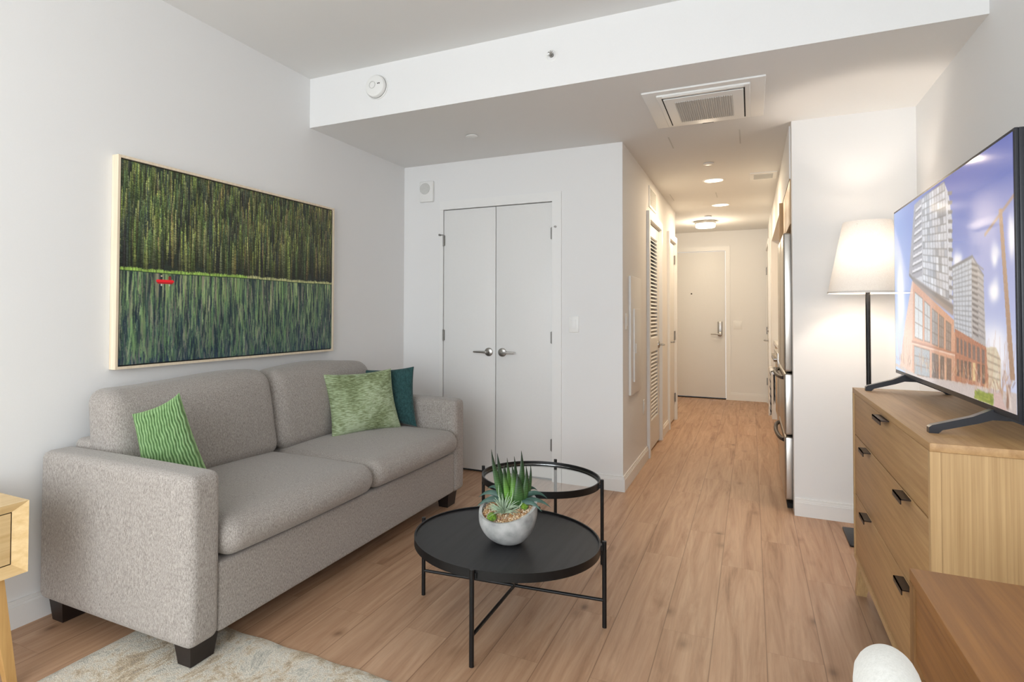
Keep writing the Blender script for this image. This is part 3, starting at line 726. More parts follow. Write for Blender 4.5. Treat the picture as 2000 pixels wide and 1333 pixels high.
# ---------------------------------------------------------------- sofa
sf = thing('sofa', (-2.08, 2.525, 0), 'grey-beige two-seat sofa with square arms against the left wall', 'sofa')
SX0, SX1, SY0, SY1 = -2.505, -1.655, 1.44, 3.61; AW = .135
def soft(a0, a1, b0, b1, c0, c1, r_, bul=(0, 0, 0), fn=None, n=28):
    c_ = np.array([(a0 + a1) / 2, (b0 + b1) / 2, (c0 + c1) / 2])
    vs, fs = soft_box((a1 - a0) / 2, (b1 - b0) / 2, (c1 - c0) / 2, r_, n, bul, fn)
    return MB().add([np.array(v) + c_ for v in vs], fs, True)
soft(SX0, SX1, SY0, SY0 + AW, .095, .672, .032, (.005, .005, .005)).build('arm', 'sofa', sf)
soft(SX0, SX1, SY1 - AW, SY1, .095, .672, .032, (.005, .005, .005)).build('arm', 'sofa', sf)
soft(SX0 + .01, SX1 - .008, SY0 + AW - .002, SY1 - AW + .002, .10, .345, .015).build('base', 'sofa', sf)
soft(SX0, SX0 + .12, SY0 + AW - .002, SY1 - AW + .002, .30, .70, .03).build('back_frame', 'sofa', sf)
ym = 2.528
for y0, y1 in ((SY0 + AW + .002, ym - .002), (ym + .002, SY1 - AW - .002)):
    soft(-2.385, -1.625, y0, y1, .350, .490, .066, (.022, .0, .024), n=34).build('seat_cushion', 'sofa', sf)
for k, (y0, y1) in enumerate(((SY0 + AW + .004, ym - .003), (ym + .003, SY1 - AW - .004))):
    def lean(x, y, z, k=k):
        t = (z + .21) / .42
        z2 = z + .010 * math.sin(y * 5.5 + k * 2.0) * max(0, t - .5) * 2
        return (x * (1 - .12 * t) - .10 * t + .012 * math.sin(z * 9) , y * (1 - .015 * t), z2)
    soft(-2.405, -2.195, y0, y1, .478, .908, .07, (.03, .004, .008), lean, n=34).build('back_cushion', 'sofa', sf)
for (xa_, xb_, ya_, yb_) in ((-1.775, -1.69, 1.475, 1.60), (-1.775, -1.69, 3.45, 3.575), (-2.49, -2.40, 1.475, 1.60), (-2.49, -2.40, 3.45, 3.575)):
    i_ = .012; s_ = 0.013 if ya_ < 1.7 else .0
    zt = .105
    MB().hexa([(xa_ + i_, ya_ + i_, s_ if xa_ > -2 else 0), (xb_ - i_, ya_ + i_, s_ if xa_ > -2 else 0), (xb_ - i_, yb_ - i_, s_ if xa_ > -2 else 0), (xa_ + i_, yb_ - i_, s_ if xa_ > -2 else 0)],
              [(xa_, ya_, zt), (xb_, ya_, zt), (xb_, yb_, zt), (xa_, yb_, zt)]).build('leg', 'leg', sf)
pillow('throw_pillow', 'ribbed', 'bright green ribbed velvet pillow at the near arm of the sofa',
       [(-2.18, 1.605, .818), (-2.06, 1.727, .897), (-1.925, 1.80, .505), (-2.17, 1.65, .505)], .14, ribs=9, n=170)
pillow('throw_pillow', 'sage', 'sage green crushed velvet pillow, front one at the far end of sofa',
       [(-2.275, 2.93, .853), (-2.045, 3.33, .868), (-1.975, 3.345, .497), (-2.15, 2.86, .497)], .13, sag=.15)
pillow('throw_pillow', 'teal', 'dark teal pillow behind the sage one against the far sofa arm',
       [(-2.36, 3.405, .845), (-1.93, 3.425, .878), (-1.895, 3.405, .500), (-2.33, 3.385, .500)], .11, sag=.1, phase=2)

# ---------------------------------------------------------------- framed picture
def blur_v(a, k):
    out = a.copy()
    for _ in range(k): out[1:-1] = (out[:-2] + out[1:-1] * 2 + out[2:]) / 4
    return out
def forest(w=760, h=460):
    rg = np.random.default_rng(3)
    img = np.zeros((h, w, 3)); img[:] = (40, 48, 42)
    sh = int(h * .535)
    img[:sh] += rg.normal(0, 7, (sh, w, 1))
    cols = [(122, 140, 66), (98, 120, 60), (140, 152, 78), (82, 104, 60), (112, 122, 84), (88, 112, 72), (150, 152, 92), (70, 92, 58), (60, 74, 66), (54, 64, 60)]
    nT = 2300; by = np.sort(rg.uniform(0.03, 1.0, nT))
    for k in range(nT):
        base = min(int(by[k] * sh + rg.uniform(0, 14)), sh + 1)
        hh = int(rg.uniform(.08, .21) * h * (0.7 + .6 * by[k])); x = rg.uniform(0, w); wd = rg.uniform(1.8, 3.6) * (.8 + .5 * by[k])
        c_ = np.array(cols[rg.integers(len(cols))], float) * rg.uniform(.7, 1.12)
        c_ = c_ * .84 + c_.mean() * .16
        if rg.random() < x / w * .7: c_ = c_ * (.98, .86, .92)
        for y in range(max(0, base - hh), max(0, base)):
            t = (y - (base - hh)) / hh
            half = wd * (.10 + .90 * min(1, t * 1.5)) * rg.uniform(.45, 1.2)
            a, b_ = int(x - half), int(x + half) + 1
            if b_ <= 0 or a >= w: continue
            a = max(a, 0); img[y, a:b_] = c_ * (rg.uniform(.66, 1.22) * (1.15 - .62 * t))
            if b_ - a > 2: img[y, b_ - 1:b_] *= .55
        if rg.random() < .5:
            xx = int(x) % w; y0_ = max(0, base - int(hh * rg.uniform(.3, .9))); img[y0_:base, xx] = img[y0_:base, xx] * .55 + np.array((150, 146, 138)) * .45 * rg.uniform(.7, 1.0)
    # dark water filled with long wavering reflections
    hw = h - sh; tt = np.linspace(0, 1, hw)[:, None, None]
    img[sh:] = np.array((34, 52, 52.)) * (1 - tt) + np.array((30, 52, 72.)) * tt
    pal = [(138, 158, 104), (110, 136, 84), (156, 168, 120), (92, 118, 84), (148, 138, 118), (128, 118, 106), (76, 100, 82), (120, 150, 92), (30, 42, 54), (26, 38, 48), (34, 46, 58), (28, 40, 42)]
    for k in range(4200):
        t0 = rg.random() ** .9; cy_ = t0; L = rg.uniform(.22, .65) * (1 - .6 * t0); x = rg.uniform(0, w); wd = rg.uniform(.5, 2.1)
        c_ = np.array(pal[rg.integers(len(pal))], float) * rg.uniform(.8, 1.15)
        c_ = c_ * (1 - .30 * t0) + np.array((20, 44, 66.)) * .30 * t0
        ph, fr = rg.uniform(0, 6.3), rg.uniform(14, 26); am = rg.uniform(.6, 2.2) * (.4 + t0); dr_ = rg.uniform(-3, 3)
        y0_, y1_ = int((cy_ - L / 2) * hw), int((cy_ + L / 2) * hw)
        for y in range(max(0, y0_), min(hw, y1_)):
            q = (y - y0_) / max(1, y1_ - y0_); half = wd * math.sin(math.pi * q) ** .6
            xc = x + am * math.sin(ph + y / hw * fr) + dr_ * (q - .5)
            a, b_ = int(xc - half), int(xc + half) + 1
            if b_ <= 0 or a >= w: continue
            a = max(a, 0); img[sh + y, a:b_] = img[sh + y, a:b_] * .42 + c_ * .58
    # shore grass
    for x in range(w):
        g = int(3 + 3 * abs(math.sin(x * .05)) + rg.integers(0, 4)); yy = sh + int(1.5 * math.sin(x * .013))
        c_ = np.array((136, 164, 84)) if x < w * .5 else np.array((160, 162, 118)); img[yy - g:yy + 1, x] = c_ * rg.uniform(.6, 1.2)
        img[yy + 1:yy + 3, x] = np.array((44, 66, 42))
    def rect(x0, x1, y0, y1, c_): img[int(y0):int(y1), int(x0):int(x1)] = c_
    X0, X1, Y = .122 * w, .188 * w, .575 * h
    for i, y in enumerate(range(int(Y), int(Y + 10))): rect(X0 + abs(i - 3) * .8, X1 - abs(i - 3) * .8, y, y + 1, (214, 34, 44) if i < 6 else (150, 30, 34))
    rect(X0 + 12, X0 + 18, Y - 7, Y, (40, 40, 44)); rect(X0 + 13, X0 + 17, Y - 10, Y - 7, (190, 170, 150))
    rect(X1 - 16, X1 - 8, Y - 8, Y, (120, 40, 40)); rect(X1 - 14, X1 - 10, Y - 11, Y - 8, (60, 50, 44))
    rect(X0 + 13, X0 + 17, Y + 10, Y + 15, (180, 176, 168)); rect(X1 - 14, X1 - 11, Y + 10, Y + 15, (150, 160, 150))
    img[:, 1:-1] = img[:, 1:-1] * .6 + (img[:, :-2] + img[:, 2:]) * .2
    img = np.clip(128 + (img * 1.22 - 128) * 1.12, 0, 255) / 255
    return np.where(img <= .04045, img / 12.92, ((img + .055) / 1.055) ** 2.4)
pt = thing('framed_picture', (XL, 2.54, .96), 'large pale-framed photo of forest lake with red canoe above the sofa', 'picture')
PY0, PY1, PZ0, PZ1, PX = 1.752, 3.332, .966, 1.925, -2.498
fw_ = .012
fb = MB().box(XL + .001, PX, PY0, PY0 + fw_, PZ0, PZ1).box(XL + .001, PX, PY1 - fw_, PY1, PZ0, PZ1).box(XL + .001, PX, PY0 + fw_, PY1 - fw_, PZ0, PZ0 + fw_).box(XL + .001, PX, PY0 + fw_, PY1 - fw_, PZ1 - fw_, PZ1)
fb.build('frame', 'frame', pt)
MB().box(XL + .001, PX - .014, PY0 + fw_, PY1 - fw_, PZ0 + fw_, PZ1 - fw_).build('backing', 'dark', pt)
e_ = fw_ + .006
MB().box(PX - .014, PX - .0055, PY0 + e_, PY1 - e_, PZ0 + e_, PZ1 - e_).build('canvas_edge', 'dark', pt)
raster('canvas', forest(), (PX - .005, PY0 + e_, PZ0 + e_), (0, PY1 - PY0 - 2 * e_, 0), (0, 0, PZ1 - PZ0 - 2 * e_), 'canvas', pt)

# ---------------------------------------------------------------- coffee tables
def ring_table(name, label, cx_, cy_, r_, z, rl, zl, angs, brace_z, glass_top):
    t_ = thing(name, (cx_, cy_, 0), label, 'coffee table')
    MB().lathe([(r_, -.030), (r_, 0.002), (r_ - .006, 0.002), (r_ - .006, -.030), (r_, -.030)], (cx_, cy_, z), seg=96).build('rim', 'black', t_)
    if glass_top:
        MB().lathe([(0, -.020), (r_ - .0065, -.020), (r_ - .0065, -.013), (0, -.013)], (cx_, cy_, z), seg=96).build('glass_top', 'glass', t_)
        MB().lathe([(r_ - .014, -.028), (r_ - .006, -.028), (r_ - .006, -.0205), (r_ - .014, -.0205), (r_ - .014, -.028)], (cx_, cy_, z), seg=96).build('support_ring', 'black', t_)
    else:
        MB().lathe([(0, -.028), (r_ - .0065, -.028), (r_ - .0065, -.006), (0, -.006)], (cx_, cy_, z), seg=96).build('table_top', 'blacktop', t_)
    P = []
    for a in angs:
        x, y = cx_ + rl * math.cos(a), cy_ + rl * math.sin(a); P.append((x, y))
        MB().cyl((x, y, 0), (x, y, zl), .0085, seg=16).build('leg', 'black', t_)
        MB().box(-.014, .014, -.010, .002, z - .026, z - .006, T=Matrix.Translation((cx_ + (r_ + .006) * math.cos(a), cy_ + (r_ + .006) * math.sin(a), 0)) @ Matrix.Rotation(a - math.pi / 2, 4, 'Z')).build('clamp', 'black', t_)
    MB().tube([(P[0][0], P[0][1], brace_z), (P[2][0], P[2][1], brace_z)], .0065).build('stretcher', 'black', t_)
    MB().tube([(P[1][0], P[1][1], brace_z + .0), (P[3][0], P[3][1], brace_z)], .0065).build('stretcher', 'black', t_)
    return t_
ring_table('coffee_table', 'low round black wood coffee table on thin metal legs holding the planter', -.888, 2.342, .371, .326, .385, .334,
           [R_(178.1), R_(273.0), R_(374.6), R_(448)], .105, False)
ring_table('side_table', 'taller round glass-topped black metal table behind the black one', -.963, 3.030, .298, .396, .310, .411,
           [R_(182), R_(272), R_(362), R_(452)], .10, True)

# ---------------------------------------------------------------- planter
PCX, PCY, PZ = -.860, 2.290, .3215
pp = thing('planter', (PCX, PCY, PZ), 'grey concrete egg-shaped planter of succulents on the black coffee table', 'planter')
def rimz(x, y):   # slanted rim: low at front left, high at back right
    return .142 + .22 * x + .29 * y
def egg(r_prof, scale, tmax):
    vs = []; seg = 64; n = 26
    for k in range(n + 1):
        t = k / n
        for i in range(seg):
            a = 2 * math.pi * i / seg
            # profile of the bowl: radius as a function of normalised height
            tp = .07 + .93 * t; rr = scale * .109 * (1 - (1 - tp) ** 2.3) ** .5 * (1.0 if t < .7 else 1 - .03 * (t - .7) / .3)
            x, y = rr * math.cos(a) * 1.08, rr * math.sin(a)
            z = t * rimz(x, y)
            vs.append((x, y, z * tmax))
    return vs, seg, n
vs, seg, n = egg(None, 1.0, 1.0)
q = math.atan2(.455, .89)
rot = Matrix.Rotation(q, 3, 'Z')
vo = [rot @ Vector(v) + Vector((PCX, PCY, PZ)) for v in vs]
fs = [(k * seg + i, k * seg + (i + 1) % seg, (k + 1) * seg + (i + 1) % seg, (k + 1) * seg + i) for k in range(n) for i in range(seg)]
fs.append(tuple(range(seg))[::-1])
# inner wall
vi = []
for k in (26, 22, 18):
    for i in range(seg):
        v = Vector(vs[k * seg + i]); vi.append(rot @ Vector((v.x * .90, v.y * .90, v.z)) + Vector((PCX, PCY, PZ)))
o_ = len(vo)
fi = [(n * seg + i, n * seg + (i + 1) % seg, o_ + (i + 1) % seg, o_ + i) for i in range(seg)]
fi += [(o_ + k * seg + i, o_ + k * seg + (i + 1) % seg, o_ + (k + 1) * seg + (i + 1) % seg, o_ + (k + 1) * seg + i) for k in range(2) for i in range(seg)]
MB().add(vo + vi, fs + fi, True).build('pot', 'concrete', pp)
def soilz(x, y): return rimz(x, y) - .014
# gravel: small stones over a bed
def gravel_mat():
    Mx, t, b = new_mat('pebbles'); b.inputs['Roughness'].default_value = .6
    at_ = N(t, 'ShaderNodeTexVoronoi'); at_.inputs['Scale'].default_value = 160; t.links.new(coords(t), at_.inputs['Vector'])
    sx = N(t, 'ShaderNodeSeparateColor'); t.links.new(at_.outputs['Color'], sx.inputs[0])
    t.links.new(ramp(t, sx.outputs[0], [(.0, s2l((150, 96, 60))), (.3, s2l((196, 152, 104))), (.55, s2l((226, 196, 150))), (.8, s2l((238, 226, 204))), (1, s2l((120, 80, 56)))]), b.inputs['Base Color']); return Mx
M['gravel'] = gravel_mat()
g = MB()
def blob(c_, rx, ry, rz, mb, n_=6, m_=8):
    vv = []; 
    for i in range(n_ + 1):
        for j in range(m_):
            a, b2 = math.pi * i / n_, 2 * math.pi * j / m_
            vv.append((c_[0] + rx * math.sin(a) * math.cos(b2), c_[1] + ry * math.sin(a) * math.sin(b2), c_[2] + rz * math.cos(a)))
    mb.add(vv, [(i * m_ + j, i * m_ + (j + 1) % m_, (i + 1) * m_ + (j + 1) % m_, (i + 1) * m_ + j) for i in range(n_) for j in range(m_)], True)
bed = []
for i in range(32):
    a = 2 * math.pi * i / 32; x, y = .094 * 1.08 * math.cos(a), .094 * math.sin(a); bed.append(rot @ Vector((x, y, soilz(x, y) - .004)) + Vector((PCX, PCY, PZ)))
g.add(bed, [tuple(range(32))])
for _ in range(900):
    rr, a = .093 * math.sqrt(random.random()), random.uniform(0, 6.28); x, y = rr * 1.08 * math.cos(a), rr * math.sin(a)
    p = rot @ Vector((x, y, soilz(x, y) + random.uniform(-.003, .003))) + Vector((PCX, PCY, PZ)); s_ = random.uniform(.0022, .0042)
    blob(p, s_ * random.uniform(.7, 1.2), s_ * random.uniform(.7, 1.2), s_ * .7, g, 4, 6)
tag(g.build('gravel', 'gravel', pp), 'tan and white pebbles', kind='stuff')
def loc(x, y, dz=0):  # x right, y away in camera-ish axes of the pot
    return rot @ Vector((x, y, soilz(x, y) + dz)) + Vector((PCX, PCY, PZ))
def aloe_mat(name, dark, light, band):
    Mx, t, b = new_mat(name); b.inputs['Roughness'].default_value = .45
    n = N(t, 'ShaderNodeTexWave', bands_direction='Z'); n.inputs['Scale'].default_value = 38; n.inputs['Distortion'].default_value = 6; n.inputs['Detail'].default_value = 2
    t.links.new(coords(t), n.inputs['Vector'])
    tc = N(t, 'ShaderNodeTexCoord'); sp_ = N(t, 'ShaderNodeSeparateXYZ'); t.links.new(tc.outputs['Generated'], sp_.inputs[0])
    gr = ramp(t, sp_.outputs[2], [(.0, s2l(light)), (.45, s2l(light)), (.85, s2l(dark))])
    bd = ramp(t, n.outputs[0], [(.62, (1, 1, 1, 1)), (.85, (band, band, band, 1))])
    mx = N(t, 'ShaderNodeMix', data_type='RGBA', blend_type='MULTIPLY'); mx.inputs[0].default_value = .7
    t.links.new(gr, mx.inputs[6]); t.links.new(bd, mx.inputs[7]); t.links.new(mx.outputs[2], b.inputs['Base Color']); return Mx
M['aloe'] = aloe_mat('aloe_leaf', (30, 50, 34), (66, 104, 54), .5)
M['aloe2'] = aloe_mat('bright_aloe_leaf', (44, 62, 42), (104, 156, 62), .7)
M['droop'] = plain('grey_green_leaf', (62, 92, 82), .5, noise=.25, scale=40)
M['air'] = plain('silver_air_plant', (170, 190, 164), .7, noise=.25, scale=60)
def leaf(parent, name, mat, p0, p1, mid_, w0, th=.28, n_=14, peak=.3):
    """fleshy pointed leaf along a quadratic path"""
    p0, p1, mid_ = Vector(p0), Vector(p1), Vector(mid_); pts = []; rad = []
    for k in range(n_ + 1):
        t = k / n_; pts.append(p0 * (1 - t) ** 2 + mid_ * 2 * t * (1 - t) + p1 * t * t)
        rad.append(max(.0006, w0 * ((.75 + .25 * t / peak) if t < peak else (1 - ((t - peak) / (1 - peak)) ** 1.5))))
    b2 = MB(); b2.tube(pts, rad, seg=10, flat=th); return b2.build(name, mat, parent)
# upright aloe rosette
C0 = (.020, .008)
b0 = loc(*C0, -.012)
ups = [(-.050, .0, .175, .013, 0), (-.032, .02, .160, .014, 0), (-.018, -.012, .128, .013, 1), (-.005, .015, .148, .012, 1), (.006, -.014, .132, .018, 1), (.020, -.018, .110, .022, 0),
       (.034, .01, .170, .015, 0), (.046, -.004, .128, .014, 0), (.060, .012, .130, .010, 0), (.016, .030, .150, .012, 0), (-.012, .032, .130, .010, 0)]
for (dx, dy, hh, wd, br) in ups:
    hh *= 1.36; dx *= 1.15; tip = b0 + rot @ Vector((dx * 1.25 - .014, dy, hh)); midp = b0 + rot @ Vector((dx * 1.1 + math.copysign(.004, dx), dy * 1.3, hh * .45)); st = b0 + rot @ Vector((dx * .45, dy * .4, 0))
    leaf(pp, 'succulent_leaf', 'aloe2' if br else 'aloe', st, tip, midp, wd * 1.12, .42, peak=.35)
# drooping leaves
for (a, L, lift, drop, wd) in ((-10, .105, .055, .015, .0085), (8, .10, .075, .035, .008), (28, .085, .08, .055, .0075), (50, .075, .085, .07, .007), (172, .10, .05, .005, .0095), (158, .10, .07, .03, .009), (140, .09, .085, .05, .008), (120, .07, .09, .07, .007), (-30, .085, .05, .012, .008)):
    dr_ = rot @ Vector((math.cos(R_(a)), math.sin(R_(a)), 0)); L *= 1.42; lift *= 1.3; drop *= 1.1; wd *= 1.35; st = b0 + dr_ * .012 + Vector((0, 0, .018))
    leaf(pp, 'drooping_leaf', 'droop', st, b0 + dr_ * L + Vector((0, 0, drop)), b0 + dr_ * L * .6 + Vector((0, 0, lift)), wd, .35, peak=.4)
# silvery air plant
ab = loc(-.020, -.030, .006); an = MB()
for k in range(90):
    a = random.uniform(0, 6.28); el = random.uniform(.1, 1.5); L = random.uniform(.050, .088)
    d_ = rot @ Vector((math.cos(a) * math.cos(el), math.sin(a) * math.cos(el), math.sin(el)))
    e1 = ab + d_ * L + Vector((0, 0, -.012 * random.random())); m1 = ab + d_ * L * .55 + Vector((0, 0, .012))
    pts = [ab * (1 - t) ** 2 + m1 * 2 * t * (1 - t) + e1 * t * t for t in (0, .2, .4, .6, .8, 1)]
    an.tube(pts, [.0022, .0021, .0018, .0014, .0009, .0003], seg=5)
for dx, dz in ((-.020, .112), (.035, .10), (.07, .05)):
    e1 = ab + rot @ Vector((dx, 0, dz)); m1 = ab + rot @ Vector((dx * 1.2, 0, dz * .5)); an.tube([ab * (1 - t) ** 2 + m1 * 2 * t * (1 - t) + e1 * t * t for t in (0, .25, .5, .75, 1)], [.003, .0028, .0022, .0015, .0004], seg=6)
tag(an.build('air_plant', 'air', pp), 'silvery curling air plant', kind='stuff')
for (x, y, rr) in ((-.066, -.040, .0195), (.062, -.018, .0165)):
    mb_ = MB(); p = loc(x, y, .008)
    blob(p, rr, rr, rr * .85, mb_, 14, 20); mv = []
    for v in mb_.v: mv.append(tuple(Vector(v) + (Vector(v) - p).normalized() * random.uniform(-.0012, .0016)))
    mb_.v = mv; mb_.build('moss_ball', 'moss', pp)

# ---------------------------------------------------------------- dresser
DX0, DX1, DY0, DY1, DZ0, DZ1 = .402, .842, 1.953, 3.276, .150, .900
dr = thing('dresser', (.62, 2.6, 0), 'oak chest of wide drawers with dark pulls under the television', 'dresser')
MB().box(DX0, DX1, DY0, DY1, DZ1 - .022, DZ1, .0015).build('top', 'oaky', dr)
MB().box(DX0, DX0 + .022, DY0, DY0 + .020, DZ0, DZ1 - .022).box(DX0, DX0 + .022, DY1 - .020, DY1, DZ0, DZ1 - .022).box(DX0, DX0 + .02, DY0 + .02, DY1 - .02, DZ0, DZ0 + .022).build('front_frame', 'oakz', dr)
MB().box(DX0 + .0225, DX1, DY0 + .003, DY0 + .020, DZ0, DZ1 - .0225).build('side_panel', 'oakz', dr)
MB().box(DX0 + .0225, DX1, DY1 - .020, DY1 - .003, DZ0, DZ1 - .0225).build('side_panel', 'oakz', dr)
MB().box(DX0 + .03, DX1 - .01, DY0 + .0205, DY1 - .0205, DZ0 + .002, DZ1 - .0225).build('carcass', 'dark', dr)
rows = [(.7005, .8745), (.4415, .6955), (.176, .4365)]
for i, (z0, z1) in enumerate(rows):
    q = MB().box(DX0 + .004, DX0 + .026, DY0 + .0235, DY1 - .0235, z0, z1, .001).build('drawer', 'oaky', dr)
    for yc in ((2.56,) if i == 0 else (2.24, 2.90)):
        L_ = .055 if i else .075
        MB().box(DX0 - .022, DX0 + .006, yc - L_, yc + L_, z1 - .006, z1 - .002).box(DX0 - .022, DX0 - .019, yc - L_, yc + L_, z1 - .018, z1 - .002).build('handle', 'bronze', q)
for (x, y, sx, sy) in ((DX0 + .035, DY1 - .055, -1, 1), (DX0 + .035, DY0 + .055, -1, -1), (DX1 - .045, DY1 - .055, 1, 1), (DX1 - .045, DY0 + .055, 1, -1)):
    ox, oy = (sx * .016 if sx < 0 else 0), sy * .022; a, b2 = .027, .019
    MB().hexa([(x + ox - b2, y + oy - b2, 0), (x + ox + b2, y + oy - b2, 0), (x + ox + b2, y + oy + b2, 0), (x + ox - b2, y + oy + b2, 0)],
              [(x - a, y - a, DZ0), (x + a, y - a, DZ0), (x + a, y + a, DZ0), (x - a, y + a, DZ0)]).build('leg', 'oakz', dr)

# ---------------------------------------------------------------- television
def street_picture(w=460, h=250):
    rg = np.random.default_rng(5)
    U, V = np.meshgrid(np.linspace(0, 1, w), np.linspace(1, 0, h))
    top = np.array((78, 100, 178.)); bot = np.array((190, 200, 228.)); left = np.array((150, 186, 232.))
    img = bot + (top - bot) * np.clip((V - .15) / .85, 0, 1)[..., None] ** .9
    lf = np.clip(1 - U / .45, 0, 1)[..., None]; img = img * (1 - .6 * lf) + left * .6 * lf
    def cloud(u0, v0, ru, rv, a, n_=14):
        nonlocal img
        for _ in range(n_):
            du, dv = rg.normal(0, ru * .45), rg.normal(0, rv * .45); s_ = rg.uniform(.35, .8)
            g_ = np.exp(-(((U - u0 - du) / (ru * s_)) ** 2 + ((V - v0 - dv) / (rv * s_)) ** 2)) * a
            img = img * (1 - g_[..., None]) + np.array((246, 244, 246.)) * g_[..., None]
    cloud(.909, .576, .022, .04, .30); cloud(.90, .438, .024, .035, .35); cloud(.664, .596, .03, .04, .35); cloud(.985, .64, .02, .07, .3); cloud(.90, .20, .08, .08, .3); cloud(.09, .42, .06, .2, .3); cloud(.55, .8, .10, .03, .10, 6)
    def mask(P):
        ins = np.zeros(U.shape, bool); n_ = len(P)
        for i in range(n_):
            (xa_, ya_), (xb_, yb_) = P[i], P[(i + 1) % n_]
            if ya_ == yb_: continue
            ins ^= ((ya_ > V) != (yb_ > V)) & (U < (xb_ - xa_) * (V - ya_) / (yb_ - ya_) + xa_)
        return ins
    def fill(P, c_, nz=6, a=1.0):
        m_ = mask(P); cc = np.array(c_, float) + rg.normal(0, nz, (int(m_.sum()), 1)); img[m_] = img[m_] * (1 - a) + cc * a
    def line(p, q_, c_, wd=.0018, a=.9):
        p, q_ = np.array(p), np.array(q_); d_ = q_ - p; L2 = (d_ * [1, .51]) @ (d_ * [1, .51])
        t = np.clip((((U - p[0]) * d_[0]) + ((V - p[1]) * .26 * d_[1])) / L2, 0, 1)
        dd = np.hypot(U - p[0] - t * d_[0], (V - p[1] - t * d_[1]) * .51)
        m_ = np.clip(1.6 - dd / wd, 0, 1) * a; img[:] = img * (1 - m_[..., None]) + np.array(c_, float) * m_[..., None]
    def lerp(a, b_, t): return (a[0] + (b_[0] - a[0]) * t, a[1] + (b_[1] - a[1]) * t)
    def quadgrid(A, B, C, D, nu, nv, c_, wd=.0016, a=.8):  # A top-left, B top-right, C bottom-right, D bottom-left
        for i in range(nu + 1): line(lerp(A, B, i / nu), lerp(D, C, i / nu), c_, wd, a)
        for j in range(nv + 1): line(lerp(A, D, j / nv), lerp(B, C, j / nv), c_, wd, a)
    # tall glass tower
    fill([(.272, .97), (.567, .99), (.606, .923), (.631, .794), (.622, .40), (.248, .552), (.204, .583)], (196, 198, 206), 10)
    for k in range(14):
        for j in range(9):
            if rg.random() < .45:
                t0, t1 = k / 14, (k + 1) / 14; s0, s1 = j / 9, (j + 1) / 9
                A, B, C, D = (.36, .985), (.575, .985), (.60, .42), (.36, .50)
                q0, q1 = lerp(lerp(A, D, t0), lerp(B, C, t0), s0), lerp(lerp(A, D, t0), lerp(B, C, t0), s1)
                q2, q3 = lerp(lerp(A, D, t1), lerp(B, C, t1), s1), lerp(lerp(A, D, t1), lerp(B, C, t1), s0)
                fill([q0, q1, q2, q3], [(150, 156, 168), (216, 220, 228), (176, 176, 180), (128, 132, 140)][rg.integers(4)], 5, .7)
    quadgrid((.36, .985), (.575, .985), (.60, .42), (.36, .50), 9, 14, (112, 112, 116), .0013, .75)
    fill([(.274, .973), (.355, .985), (.355, .56), (.248, .555), (.195, .584)], (150, 150, 160), 8)
    for k in range(9): 
        z_ = .94 - k * .042; fill([(.29 - k * .006, z_), (.352, z_ + .012), (.352, z_ - .004), (.285 - k * .006, z_ - .014)], (214, 214, 220), 3); line((.285 - k * .006, z_ - .018), (.352, z_ - .006), (88, 88, 96), .0018)
    for k in range(12):
        z_ = .93 - k * .044; fill([(.60, z_), (.636, z_ - .010), (.632, z_ - .026), (.60, z_ - .018)], (122, 122, 128), 4)
    line((.204, .583), (.248, .552), (100, 96, 96), .004); line((.248, .552), (.625, .385), (118, 108, 104), .007); line((.25, .535), (.625, .36), (150, 132, 120), .006)
    # brick podium
    fill([(.235, .545), (.655, .315), (.641, .017), (.141, -.001), (.060, .03), (.14, .3)], (200, 150, 124), 8)
    fill([(.235, .545), (.248, .54), (.222, 0), (.141, -.001), (.06, .03), (.14, .3)], (214, 182, 166), 8)
    for P, c_ in (([(.266, .477), (.352, .437), (.347, .211), (.259, .224)], (198, 204, 208)), ([(.373, .424), (.429, .394), (.424, .206), (.367, .211)], (186, 188, 190)), ([(.447, .382), (.501, .357), (.498, .194), (.443, .201)], (150, 146, 146)),
                  ([(.512, .352), (.553, .333), (.549, .189), (.509, .191)], (140, 128, 124)), ([(.572, .322), (.612, .304), (.608, .18), (.568, .184)], (140, 124, 118)),
                  ([(.252, .172), (.418, .163), (.415, .023), (.247, .011)], (150, 160, 168)), ([(.442, .153), (.503, .149), (.5, .033), (.439, .028)], (112, 102, 100)), ([(.518, .148), (.552, .146), (.549, .03), (.515, .03)], (104, 92, 88)), ([(.572, .145), (.61, .143), (.607, .035), (.57, .034)], (120, 100, 92))):
        fill(P, c_, 10); quadgrid(P[0], P[1], P[2], P[3], 2, 3, (104, 88, 80), .0013, .7)
    line((.225, .195), (.65, .172), (170, 112, 88), .003); line((.23, .185), (.65, .165), (226, 204, 190), .0016)
    # second tower
    fill([(.626, .566), (.770, .592), (.837, .504), (.845, .223), (.758, .248), (.636, .272)], (184, 190, 200), 8)
    quadgrid((.628, .566), (.768, .590), (.760, .252), (.640, .275), 6, 15, (120, 126, 134), .0013, .75)
    fill([(.768, .590), (.837, .504), (.845, .223), (.758, .254)], (164, 162, 164), 7)
    for k in range(13):
        z_ = .565 - k * .024; line((.768, z_), (.80 + .0, z_ - .012), (84, 84, 90), .0024); line((.80, z_ - .006), (.838, z_ - .034 * (1 - k * .03)), (118, 118, 124), .0013)
    line((.626, .57), (.771, .596), (108, 110, 116), .0026); line((.771, .596), (.838, .507), (108, 110, 116), .002)
    # brick row buildings
    fill([(.642, .288), (.847, .223), (.858, .06), (.636, .03)], (168, 112, 90), 10)
    for k in range(7):
        u0 = .652 + k * .028; fill([(u0, .25 - k * .006), (u0 + .017, .246 - k * .006), (u0 + .017, .178 - k * .004), (u0, .18 - k * .004)], (106, 92, 92), 8); fill([(u0, .15), (u0 + .018, .15), (u0 + .018, .075), (u0, .075)], (214, 190, 140) if k == 4 else (92, 78, 74), 8)
